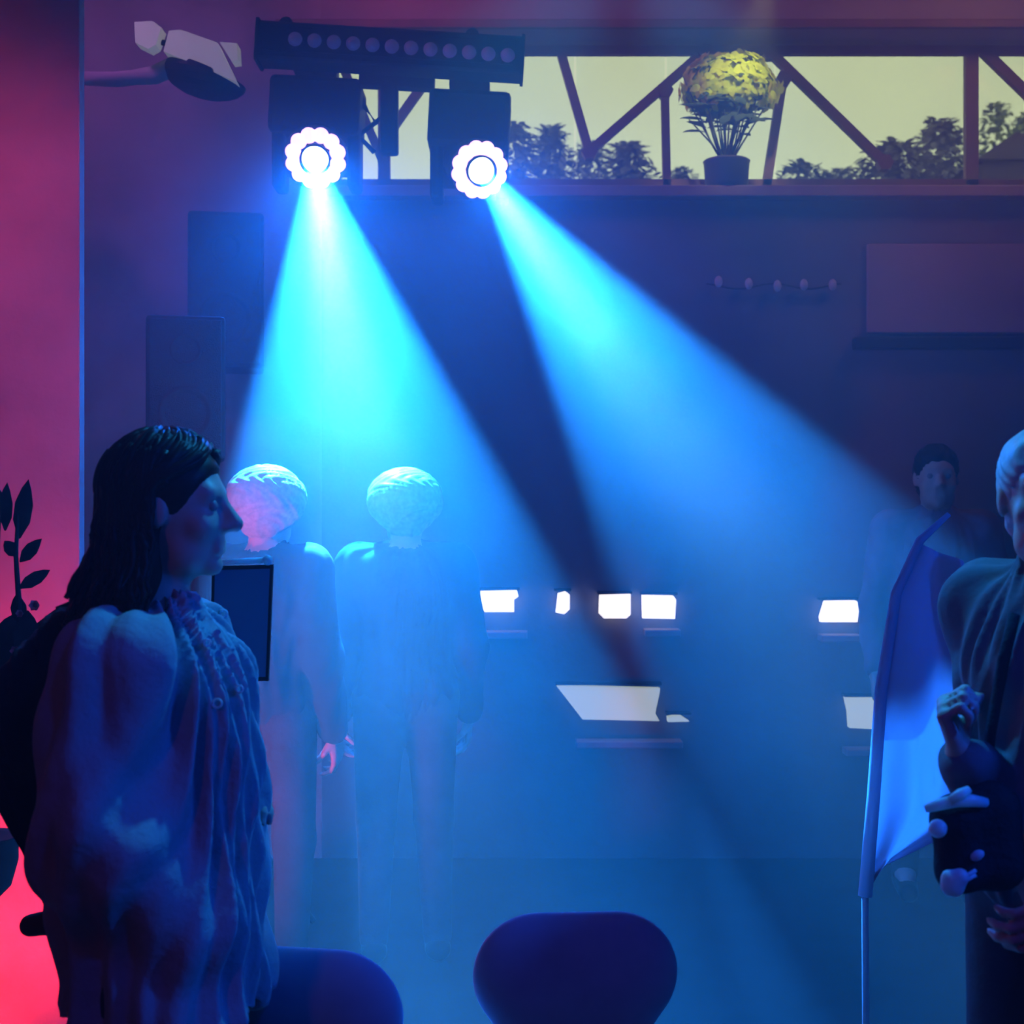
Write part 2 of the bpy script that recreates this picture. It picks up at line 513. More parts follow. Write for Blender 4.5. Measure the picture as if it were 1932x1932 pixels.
for i in range(130):
    a = rng.uniform(0, 2 * math.pi)
    el = rng.uniform(-0.5, 1.3)
    rr = 0.165 * rng.uniform(0.7, 1.0)
    nv = Vector((math.cos(a) * math.cos(el), math.sin(a) * math.cos(el), math.sin(el)))
    c = Vector((0.015 + rr * 1.32 * nv.x, 0.6 * rr * nv.y, 0.44 + rr * nv.z))
    t1 = nv.cross(Vector((0.3, 0.2, 1))).normalized()
    t2 = nv.cross(t1)
    for k in range(7):
        b = k * 2 * math.pi / 7 + a
        bl.leaf(c, t1 * math.cos(b) + t2 * math.sin(b) + nv * rng.uniform(0.1, 0.7), 0.055, 0.036, up=nv, bend=0.25)
bo = bl.build('lime_flower_heads', 'leaf_lime', pr)
bo['kind'] = 'stuff'
lamp('plant_fill_light', 'SPOT', (P(1376, 0, 6.3).x + 0.10, 5.80, 3.80), 40.0, (1.0, 1.0, 0.55), (P(1376, 0, 6.3).x + 0.02, 6.30, WIN_B + 0.36),  # added fill to brighten the lime leaves, no known lamp here
     spot_size=R(46), spot_blend=0.7, shadow_soft_size=0.03)

# ------------------------------------------------------------------ details of the back wall
rail = struct(MB().box(P(1790, 648, BW - 0.03), (0.85, 0.06, 0.055), bevel=0.008).build('trim_2', 'black'), 'dark rail fixed to the back wall at the right')
pnl = MB().box(P(1800, 545, BW - 0.012), (0.78, 0.025, 0.40), bevel=0.006).build('notice_board', 'paint')
tag(pnl, 'brownish blank board on the back wall above the dark rail', 'board')
ll = empty('reflection_row', P(1460, 540, BW - 0.03))  # added beads paint reflections of the LED bar on the wall
tag(ll, 'row of five faint glowing beads standing in for reflections of the light bar', 'painted reflections')
MB().tube([(x, 0, 0.012 * math.cos(x * 20)) for x in np.linspace(-0.3, 0.3, 25)], 0.004, seg=5).build('cable', 'black', ll)  # made-up cord joining the painted reflections
for x, y in ((1355, 532), (1412, 536), (1466, 540), (1516, 538), (1570, 538)):
    c = P(x, y, BW - 0.03) - ll.location
    MB().sphere((c.x, -0.01, c.z), (0.018, 0.018, 0.026), 12, 8).build('reflection_dot', mat('reflection_glow', (0.4, 0.4, 0.5), 0.4, emit=(0.25, 0.25, 0.5), estr=0.06), ll, smooth=True)


def wall_light(pts, m, label, group, d=BW, ledge=None):
    """frosted lit panel in a slim dark tray, outline as in the photo, with a ledge under it"""
    c = P(sum(p[0] for p in pts) / len(pts), sum(p[1] for p in pts) / len(pts), d)
    root = empty('wall_light', c)
    tag(root, label, 'wall light', group)
    loc = [P(x, y, d) - c for x, y in pts]
    MB().prism([(p.x, -0.055, p.z) for p in loc], (0, 0.05, 0)).build('diffuser', m, root)
    MB().prism([(p.x * 1.02, -0.006, p.z * 1.03 + 0.004) for p in loc], (0, 0.006, 0)).build('back_plate', 'black', root)
    xs_ = [p.x for p in loc]
    zs_ = [p.z for p in loc]
    top = max(zs_)
    MB().box(((min(xs_) + max(xs_)) / 2, -0.032, top + 0.008), (max(xs_) - min(xs_) + 0.012, 0.064, 0.010)).build('top_cap', 'black', root)
    if ledge:
        MB().box((0, -0.05, min(zs_) - ledge), (max(xs_) - min(xs_) + 0.01, 0.10, 0.03), bevel=0.005).build('ledge', 'frame', root)


wall_light([(893, 1115), (975, 1113), (978, 1124), (970, 1130), (970, 1153), (915, 1153)], 'lamp_warm', 'white lit wall panel with a slanting side, first of the upper row', 'lit panels of the upper row', ledge=0.1)
wall_light([(1052, 1119), (1066, 1115), (1074, 1121), (1074, 1148), (1064, 1157), (1048, 1154)], 'lamp_warm', 'smallest and narrowest white lit wall panel', 'lit panels of the upper row')
wall_light([(1130, 1122), (1188, 1120), (1188, 1158), (1180, 1165), (1138, 1165), (1129, 1156)], 'lamp_warm', 'white lit wall panel just right of the narrow one', 'lit panels of the upper row')
wall_light([(1210, 1122), (1268, 1123), (1273, 1130), (1271, 1166), (1211, 1165)], 'lamp_warm', 'white lit wall panel above the right end of the long pale panel', 'lit panels of the upper row', ledge=0.06)
wall_light([(1553, 1133), (1610, 1132), (1616, 1140), (1612, 1172), (1545, 1172), (1544, 1162)], 'lamp_warm', 'white lit wall panel standing alone beside the lilac banner', 'lit panels of the upper row', ledge=0.07)
wall_light([(1049, 1291), (1243, 1296), (1242, 1305), (1234, 1342), (1242, 1357), (1098, 1354)], 'lamp_pale', 'long pale green lit panel shaped like a slanted trapezoid', 'pale lit panels low on the wall', ledge=0.1)
wall_light([(1257, 1350), (1280, 1346), (1298, 1358), (1258, 1359)], 'lamp_pale', 'tiny pale lit panel at the tip of the long pale panel', 'pale lit panels low on the wall')
wall_light([(1590, 1313), (1651, 1314), (1646, 1340), (1643, 1372), (1598, 1370), (1596, 1340)], 'lamp_pale', 'small pale green lit panel tapering downward beside the banner', 'pale lit panels low on the wall', ledge=0.1)

# ------------------------------------------------------------------ wall lamp on a bracket arm, upper left
wl = empty('bracket_lamp', P(330, 125, 5.6))
tag(wl, 'wall lamp on a curved arm with pale glass panels and a dark shade', 'wall lamp')
o = wl.location
a0 = P(104, 120, 5.6) - o
MB().cyl((a0.x, 0.0, a0.z), (a0.x, 0.06, a0.z), 0.03, seg=14).build('wall_plate', 'black', wl)
MB().tube([(a0.x + 0.01, 0.02, a0.z - 0.03), P(150, 148, 5.6) - o, P(220, 150, 5.6) - o, P(290, 142, 5.6) - o, P(340, 120, 5.6) - o], [0.022, 0.026, 0.03, 0.036, 0.04], seg=10).build('arm', 'plaster', wl, smooth=True)
MB().box((a0.x - 0.26, 0.08, a0.z), (0.56, 0.04, 0.05)).build('wall_bar', 'plaster', wl)
shd = MB()
c = P(385, 142, 5.6) - o
shd.sphere((c.x, 0.02, c.z), (0.17, 0.13, 0.085), 24, 12, rot=Euler((0, R(14), 0)))
bm = shd.bm
bmesh.ops.bisect_plane(bm, geom=bm.verts[:] + bm.edges[:] + bm.faces[:], plane_co=(c.x, 0, c.z + 0.02), plane_no=Euler((0, R(22), 0)).to_matrix() @ Vector((0, 0, 1)), clear_outer=True)
bmesh.ops.holes_fill(bm, edges=bm.edges[:])
shd.build('shade', 'black', wl)
for pts in ([(266, 58), (300, 56), (316, 68), (306, 100), (292, 108), (268, 96)], [(330, 74), (352, 72), (420, 96), (455, 168), (440, 162), (320, 112)], [(424, 95), (456, 97), (458, 128), (446, 130)]):
    MB().prism([P(x, y, 5.6) - o + Vector((0, -0.10, 0)) for x, y in pts], (0, 0.08, 0)).build('glass_panel', 'opal', wl)
MB().tube([P(300, 84, 5.6) - o + Vector((0, -0.04, 0)), P(345, 94, 5.6) - o + Vector((0, -0.04, 0))], 0.012, seg=8).build('panel_link', 'black', wl)
MB().tube([P(345, 112, 5.6) - o, P(395, 132, 5.6) - o + Vector((0, -0.03, 0))], 0.02, seg=8).build('neck', 'black', wl)

# ------------------------------------------------------------------ lighting rig
RD = 5.45
TILT = Euler((0, R(3.5), 0))


def rot_y(v):
    return TILT.to_matrix() @ Vector(v)


rc = P(737, 99, 5.40)
bar_o = empty('led_bar', rc)
tag(bar_o, 'dark bar of twelve unlit round lamps fixed above the two spotlights', 'light bar')
u = 5.40 / FPX
MB().box((0, 0, 0), (505 * u, 0.14, 72 * u), rot=TILT, bevel=0.012).build('housing', 'black', bar_o)
fpan = MB().box(rot_y((-1 * u, -0.074, 0.002)), (470 * u, 0.012, 46 * u), rot=TILT, bevel=0.004).build('front_panel', 'black_gloss', bar_o)
for i in range(12):
    x = 563 + (958 - 563) * i / 11
    y = 87 + (117 - 87) * i / 11
    p = P(x, y, 5.40) - rc
    Mx = Matrix.Translation((p.x, -0.078, p.z)) @ Matrix.Rotation(R(90), 4, 'X')
    l = MB().lathe([(0, 0.016), (0.016, 0.012), (0.024, 0.003), (0.027, 0.004), (0.028, -0.002)], 18, Mx).build('lamp_lens', 'lens_off_glow', fpan, smooth=True)
for sx in (-199, 152):
    MB().cyl(rot_y((sx * u, -0.02, 40 * u)), rot_y((sx * u, 0.05, 40 * u)), 0.026, seg=12).build('clamp', 'black', bar_o)
    MB().box((sx * u, 0.46, 0.03 - sx * u * 0.06), (0.04, 0.82, 0.04)).build('wall_arm', 'black', bar_o)
MB().box(rot_y((-247 * u, 0, 0)), (0.012, 0.15, 78 * u), rot=TILT).build('end_cap', 'rubber', bar_o)
MB().box(rot_y((249 * u, 0, 0)), (0.012, 0.15, 76 * u), rot=TILT).build('end_cap', 'rubber', bar_o)


def beam_dir(proj_deg, theta):
    s, c = math.sin(R(theta)), math.cos(R(theta))
    return Vector((s * math.sin(R(proj_deg)), -c, -s * math.cos(R(proj_deg))))


def beam_from_edges(apex, e1, e2, theta):
    """axis and half angle of a cone whose two visible edges run through the measured points"""
    cam_p = Vector((0, 0, CAM_Z))
    v = (cam_p - apex).normalized()
    ms = []
    for e in (e1, e2):
        r = P(e[0], e[1], 1.0) - cam_p
        m_ = r - v * r.dot(v)
        ms.append(m_.normalized())
    p_ = ms[0].angle(ms[1]) / 2
    m_ = (ms[0] + ms[1]).normalized()
    return v * math.cos(R(theta)) + m_ * math.sin(R(theta)), math.asin(math.sin(p_) * math.sin(R(theta)))


def moving_head(px, py, dpx, proj, theta, edges, energy, label, x0, x1, face_theta, scatter_energy, ytop):
    d = RD
    c = P(px, py, d)
    root = empty('moving_head_light', c)
    tag(root, label, 'spotlight', 'moving head spotlights')
    s = d / FPX
    # base and yoke hanging from the bar
    top = P(0, ytop, d).z - c.z
    xa, xb = (x0 - px) * s, (x1 - px) * s
    MB().box(((xa + xb) / 2, 0.16, top - 0.10), (xb - xa, 0.24, 0.22), rot=Euler((0, R(3), 0)), bevel=0.02).build('base', 'black', root)
    MB().box(((xa + xb) / 2, 0.16, top + 0.03), (0.16, 0.08, 0.10)).build('hook', 'black', root)
    for sx, xx in ((-1, xa + 0.03), (1, xb - 0.03)):
        MB().box((xx, 0.16, 0.09), (0.05, 0.15, 0.36), bevel=0.015).build('yoke_arm', 'black', root)
        MB().cyl((xx - 0.02 * sx, 0.16, 0.01), (xx - 0.08 * sx, 0.16, 0.01), 0.045, seg=16).build('pivot', 'rubber', root)
    f = beam_dir(proj, face_theta)
    q = f.to_track_quat('Z', 'X')
    Mq = q.to_matrix().to_4x4()
    rad = dpx * s / 2
    hd_ = MB().lathe([(0, -0.27), (0.07, -0.27), (0.105, -0.22), (rad * 1.02, -0.10), (rad * 1.10, -0.03), (rad * 1.10, -0.012), (rad * 0.3, -0.012), (0, -0.012)], 32, Mq).build('head', 'black', root, smooth=False)
    rl = rad * 0.77
    n = 12
    for i in range(n):
        a = 2 * math.pi * (i + 0.5) / n
        Ml = Mq @ Matrix.Translation((rl * math.cos(a), rl * math.sin(a), 0))
        MB().lathe([(0, 0.018), (0.016, 0.015), (0.026, 0.006), (0.031, -0.01)], 16, Ml).build('ring_led', 'led_on', hd_, smooth=True)
    MB().lathe([(0.057, -0.012), (0.060, 0.03), (0.053, 0.03), (0.05, 0.0)], 28, Mq).build('lens_collar', 'black_gloss', hd_, smooth=True)
    MB().lathe([(0, 0.035), (0.03, 0.031), (0.05, 0.020), (0.053, 0.0)], 28, Mq).build('front_lens', 'lens_on', hd_, smooth=True)
    src = c + f * 0.055
    b, half = beam_from_edges(src, edges[0], edges[1], theta)
    lo = lamp('beam_light', 'SPOT', src, energy, BLUE, src + b, spot_size=2 * half, spot_blend=0.10, shadow_soft_size=0.03)
    co = lamp('core_light', 'SPOT', src, energy * 0.26, (0.20, 0.60, 1.0), src + b, spot_size=2 * half * 0.6, spot_blend=1.0, shadow_soft_size=0.03)
    so = lamp('scatter_fill_light', 'SPOT', src + f * 0.02, scatter_energy, DEEP, src + b, spot_size=R(126), spot_blend=1.0, shadow_soft_size=0.04)  # added glow in place of light scattered repeatedly in the haze
    return root


TH = 40.0
moving_head(595, 299, 112, 7.8, TH, ((430, 880), (1190, 1270)), 18500,
            'lit spotlight with a ring of lamps, under the left end of the bar', 502, 676, 26, 350, 140)
moving_head(906, 321, 104, 34.8, TH, ((1140, 1080), (1880, 1060)), 12500,
            'lit spotlight with a ring of lamps, under the right end of the bar', 806, 962, 26, 130, 166)
rigbox = empty('splitter_box', P(735, 250, 5.62))
tag(rigbox, 'dark cable junction with a hanging loop between the two spotlights', 'cable box')
s_ = 5.62 / FPX
MB().box((0, 0, 0.06), (0.07, 0.06, 0.30), bevel=0.01).build('post', 'black', rigbox)
MB().tube([(-0.13, 0, 0.20), (-0.10, -0.02, 0.10), (-0.05, -0.03, 0.03), (-0.12, -0.02, -0.02), (-0.06, 0, -0.08)], 0.011, seg=8).build('cable', 'black', rigbox, smooth=True)
MB().tube([(-0.12, 0, -0.01), (-0.02, 0, 0.07)], 0.009, seg=8).build('cable', 'black', rigbox, smooth=True)
MB().box((0.03, 0.0, 0.20), (0.30, 0.06, 0.05), rot=Euler((0, R(3), 0))).build('cross_bar', 'black', rigbox)

# ------------------------------------------------------------------ loudspeakers at the left


def speaker(name_loc, size, label, rz, group, stand=True):
    c = Vector(name_loc)
    root = empty('loudspeaker', c, rz)
    tag(root, label, 'loudspeaker', group)
    w, d, h = size
    cab = MB().box((0, 0, h / 2), (w, d, h), bevel=0.015).build('cabinet', 'black', root)
    MB().box((0, -d / 2 - 0.006, h / 2), (w * 0.9, 0.014, h * 0.94), bevel=0.005).build('grille', 'grille', cab)
    for zz, r in ((h * 0.32, w * 0.34), (h * 0.76, w * 0.2)):
        Mx = Matrix.Translation((0, -d / 2 - 0.012, zz)) @ Matrix.Rotation(R(90), 4, 'X')
        MB().lathe([(r, 0.004), (r * 0.92, 0.008), (r * 0.85, 0.002), (r * 0.3, -0.004), (0, 0.002)], 24, Mx).build('driver', 'rubber', cab, smooth=True)
    if stand:
        MB().cyl((0, 0, -c.z + 0.35), (0, 0, 0.0), 0.018, seg=12).build('stand_pole', 'black', root)
        for k in range(3):
            a = k * 2.094 + 0.4
            MB().cyl((0, 0, -c.z + 0.72), (0.5 * math.cos(a), 0.5 * math.sin(a), -c.z + 0.012), 0.012, seg=8).build('stand_leg', 'black', root)
    else:
        MB().box((0, d / 2 + 0.08, h * 0.55), (0.07, 0.2, 0.07)).build('wall_bracket', 'black', root)
    return root


p = P(428, 700, 5.95)
speaker((p.x, 5.95, p.z), (0.31, 0.30, 0.645), 'dark loudspeaker high on the back wall beside the first beam', R(10), 'loudspeakers', stand=False)
p = P(352, 870, 5.0)
speaker((p.x, 5.0, p.z), (0.27, 0.28, 0.50), 'dark loudspeaker on a tripod above the long haired person', R(12), 'loudspeakers')


# ------------------------------------------------------------------ signed distance figures
def smin(a, b, k):
    if k <= 0:
        return np.minimum(a, b)
    h = np.clip(0.5 + 0.5 * (b - a) / k, 0, 1)
    return b + (a - b) * h - k * h * (1 - h)


class SDF:
    def __init__(self):
        self.ops = []

    def cap(self, a, b, ra, rb=None, k=0.02):
        self.ops.append(('c', np.array(a, float), np.array(b, float), ra, ra if rb is None else rb, k))
        return self

    def ell(self, c, r, k=0.03, rot=None):
        self.ops.append(('e', np.array(c, float), np.array(r, float), None if rot is None else np.array(rot), 0, k))
        return self

    def sub(self, c, r, k=0.01):
        self.ops.append(('s', np.array(c, float), np.array(r, float), None, 0, k))
        return self

    def cut(self, co, no):
        self.ops.append(('p', np.array(co, float), np.array(no, float), None, 0, 0))
        return self

    def xform(self, Mx, start=0):
        """rotate / move the shapes added since start"""
        Rm = np.array(Mx.to_3x3())
        t = np.array(Mx.translation)
        for i in range(start, len(self.ops)):
            o = list(self.ops[i])
            o[1] = Rm @ o[1] + t
            if o[0] == 'c':
                o[2] = Rm @ o[2] + t
            elif o[0] in 'es':
                o[3] = Rm if o[3] is None else Rm @ o[3]
            elif o[0] == 'p':
                o[2] = Rm @ o[2]
            self.ops[i] = tuple(o)

    def mesh(self, name, h, inflate=0.0):
        lo = np.full(3, 1e9)
        hi = -lo
        for o in self.ops:
            if o[0] == 'c':
                r = max(o[3], o[4])
                lo = np.minimum(lo, np.minimum(o[1], o[2]) - r)
                hi = np.maximum(hi, np.maximum(o[1], o[2]) + r)
            elif o[0] == 'e':
                r = o[2].max()
                lo = np.minimum(lo, o[1] - r)
                hi = np.maximum(hi, o[1] + r)
        lo -= 3 * h + inflate + 0.01
        hi += 3 * h + inflate + 0.01
        n = np.ceil((hi - lo) / h).astype(int) + 1
        F = np.full(n, 0.2, np.float32)
        ax = [lo[i] + h * np.arange(n[i]) for i in range(3)]
        for o in self.ops:
            kind, k = o[0], o[5]
            if kind == 'c':
                r = max(o[3], o[4]) + k + inflate + 0.05
                l, u_ = np.minimum(o[1], o[2]) - r, np.maximum(o[1], o[2]) + r
            elif kind == 'p':
                l, u_ = lo, hi
            else:
                r = o[2].max() + k + inflate + 0.05
                l, u_ = o[1] - r, o[1] + r
            i0 = np.clip(np.floor((l - lo) / h).astype(int), 0, n)
            i1 = np.clip(np.ceil((u_ - lo) / h).astype(int) + 1, 0, n)
            sl = tuple(slice(a, b) for a, b in zip(i0, i1))
            X, Y, Z = np.meshgrid(ax[0][sl[0]], ax[1][sl[1]], ax[2][sl[2]], indexing='ij')
            if kind == 'p':
                dd = (X - o[1][0]) * o[2][0] + (Y - o[1][1]) * o[2][1] + (Z - o[1][2]) * o[2][2]
                F[sl] = np.maximum(F[sl], dd)
                continue
            if kind == 'c':
                a, b = o[1], o[2]
                ba = b - a
                L2 = ba @ ba + 1e-12
                t = np.clip(((X - a[0]) * ba[0] + (Y - a[1]) * ba[1] + (Z - a[2]) * ba[2]) / L2, 0, 1)
                dd = np.sqrt((X - a[0] - t * ba[0]) ** 2 + (Y - a[1] - t * ba[1]) ** 2 + (Z - a[2] - t * ba[2]) ** 2) - (o[3] + (o[4] - o[3]) * t) - inflate
            else:
                c, r = o[1], o[2] + (inflate if kind == 'e' else 0)
                x, y, z = X - c[0], Y - c[1], Z - c[2]
                if o[3] is not None:
                    Rm = o[3]
                    x, y, z = (Rm[0, 0] * x + Rm[1, 0] * y + Rm[2, 0] * z, Rm[0, 1] * x + Rm[1, 1] * y + Rm[2, 1] * z, Rm[0, 2] * x + Rm[1, 2] * y + Rm[2, 2] * z)
                k0 = np.sqrt((x / r[0]) ** 2 + (y / r[1]) ** 2 + (z / r[2]) ** 2)
                k1 = np.sqrt((x / r[0] ** 2) ** 2 + (y / r[1] ** 2) ** 2 + (z / r[2] ** 2) ** 2) + 1e-9
                dd = k0 * (k0 - 1) / k1
            if kind == 's':
                F[sl] = -smin(-F[sl], dd, k)
            else:
                F[sl] = smin(F[sl], dd, k)
        return nets(name, F, lo, h)


def nets(name, F, lo, h):
    n = F.shape
    S = F < 0
    cs = tuple(m - 1 for m in n)
    acc = np.zeros(cs + (3,), np.float32)
    cnt = np.zeros(cs, np.float32)
    offs = [(i, j, k) for i in (0, 1) for j in (0, 1) for k in (0, 1)]

    def sub(A, o):
        return A[o[0]:o[0] + cs[0], o[1]:o[1] + cs[1], o[2]:o[2] + cs[2]]
    for a in offs:
        for axx in range(3):
            if a[axx]:
                continue
            b = list(a)
            b[axx] = 1
            fa, fb = sub(F, a), sub(F, b)
            m = sub(S, a) != sub(S, b)
            t = np.where(m, fa / np.where(m, fa - fb, 1), 0)
            for q in range(3):
                acc[..., q] += np.where(m, a[q] + (t if q == axx else 0), 0)
            cnt += m
    act = cnt > 0
    idx = np.full(cs, -1, np.int64)
    idx[act] = np.arange(act.sum())
    pos = acc[act] / cnt[act][:, None]
    cell = np.argwhere(act)
    V = lo + h * (cell + pos)
    faces = []
    for axx in range(3):
        b1, b2 = [(1, 2), (2, 0), (0, 1)][axx]
        sa = [slice(1, -1)] * 3
        sa[axx] = slice(0, -1)
        sb = list(sa)
        sb[axx] = slice(1, None)
        A, B = S[tuple(sa)], S[tuple(sb)]
        ch = np.argwhere(A != B)
        if not len(ch):
            continue
        inside = A[tuple(ch.T)]
        g = ch.copy()
        g[:, b1] += 1
        g[:, b2] += 1
        q = []
        for d1, d2 in ((-1, -1), (0, -1), (0, 0), (-1, 0)):
            c = g.copy()
            c[:, b1] += d1
            c[:, b2] += d2
            q.append(idx[c[:, 0], c[:, 1], c[:, 2]])
        q = np.stack(q, 1)
        q[~inside] = q[~inside][:, ::-1]
        faces.append(q)
    Fq = np.concatenate(faces)
    me = bpy.data.meshes.new(name)
    me.vertices.add(len(V))
    me.vertices.foreach_set('co', V.astype(np.float32).ravel())
    me.loops.add(len(Fq) * 4)
    me.loops.foreach_set('vertex_index', Fq.ravel().astype(np.int32))
    me.polygons.add(len(Fq))
    me.polygons.foreach_set('loop_start', np.arange(0, len(Fq) * 4, 4, dtype=np.int32))
    me.update(calc_edges=True)
    me.validate()
    return me


def displace(me, fn):
    n = len(me.vertices)
    co = np.empty(n * 3, np.float32)
    no = np.empty(n * 3, np.float32)
    me.vertices.foreach_get('co', co)
    me.vertex_normals.foreach_get('vector', no)
    co = co.reshape(-1, 3)
    no = no.reshape(-1, 3)
    co = co + no * fn(co)[:, None]
    me.vertices.foreach_set('co', co.astype(np.float32).ravel())
    me.update()


def head_shape(S, Mh):
    """face looks along +Y, chin at z -0.115, crown at z +0.115"""
    i = len(S.ops)
    S.ell((0, -0.012, 0.030), (0.074, 0.095, 0.086), 0.02)
    S.ell((0, 0.022, -0.030), (0.058, 0.066, 0.080), 0.03)
    S.cap((-0.03, 0.03, -0.080), (0.03, 0.03, -0.080), 0.028, k=0.03)
    S.ell((0, 0.068, -0.098), (0.021, 0.018, 0.017), 0.02)
    S.cap((-0.036, 0.070, 0.026), (0.036, 0.070, 0.026), 0.013, k=0.02)
    S.sub((-0.031, 0.093, 0.006), (0.018, 0.014, 0.012), 0.012)
    S.sub((0.031, 0.093, 0.006), (0.018, 0.014, 0.012), 0.012)
    S.cap((0, 0.083, 0.018), (0, 0.109, -0.026), 0.009, 0.014, k=0.012)
    S.ell((-0.012, 0.095, -0.031), (0.010, 0.012, 0.009), 0.008)
    S.ell((0.012, 0.095, -0.031), (0.010, 0.012, 0.009), 0.008)
    S.cap((-0.019, 0.082, -0.057), (0.019, 0.082, -0.057), 0.007, k=0.006)
    S.cap((-0.017, 0.081, -0.071), (0.017, 0.081, -0.071), 0.008, k=0.006)
    S.ell((-0.040, 0.060, -0.030), (0.022, 0.020, 0.022), 0.02)
    S.ell((0.040, 0.060, -0.030), (0.022, 0.020, 0.022), 0.02)
    for s in (-1, 1):
        S.ell((s * 0.075, -0.008, -0.002), (0.010, 0.020, 0.032), 0.008)
    S.xform(Mh, i)


def hand_shape(S, wrist, d, nrm, side, curl=(0.5, 0.7, 0.4), sc=1.0, thumb=0.5):
    """d points along the hand, nrm out of the palm, side = +1/-1 where the thumb sits"""
    d = Vector(d).normalized()
    nrm = Vector(nrm)
    nrm = (nrm - d * nrm.dot(d)).normalized()
    s = d.cross(nrm) * side
    w = Vector(wrist)
    kn = []
    for j, off in enumerate((0.030, 0.010, -0.010, -0.029)):
        k0 = w + d * (0.092, 0.096, 0.091, 0.082)[j] * sc + s * off * sc
        kn.append(k0)
        S.cap(w + d * 0.02 * sc + s * off * 0.6 * sc, k0, 0.014 * sc, 0.0115 * sc, k=0.012)
        ang = 0
        p0 = k0
        for L, c, r0, r1 in zip((0.044, 0.027, 0.021), curl, (0.0095, 0.0085, 0.0078), (0.0085, 0.0078, 0.0065)):
            ang += c
            ln = L * sc * (0.93, 1.0, 0.95, 0.78)[j]
            p1 = p0 + (d * math.cos(ang) + nrm * math.sin(ang)) * ln
            S.cap(p0, p1, r0 * sc, r1 * sc, k=0.004)
            p0 = p1
    t0 = w + d * 0.025 * sc + s * 0.022 * sc + nrm * 0.006
    t1 = t0 + (d * 0.65 + s * 0.65 + nrm * 0.4).normalized() * 0.042 * sc
    t2 = t1 + (d * 0.85 + s * (0.35 - thumb) + nrm * (0.3 + thumb)).normalized() * 0.032 * sc
    t3 = t2 + (d * 0.8 - s * thumb + nrm * (0.3 + thumb * 0.5)).normalized() * 0.025 * sc
    S.cap(t0, t1, 0.014 * sc, 0.011 * sc, k=0.01)
    S.cap(t1, t2, 0.0105 * sc, 0.0095 * sc, k=0.004)
    S.cap(t2, t3, 0.0095 * sc, 0.0075 * sc, k=0.004)
    return kn


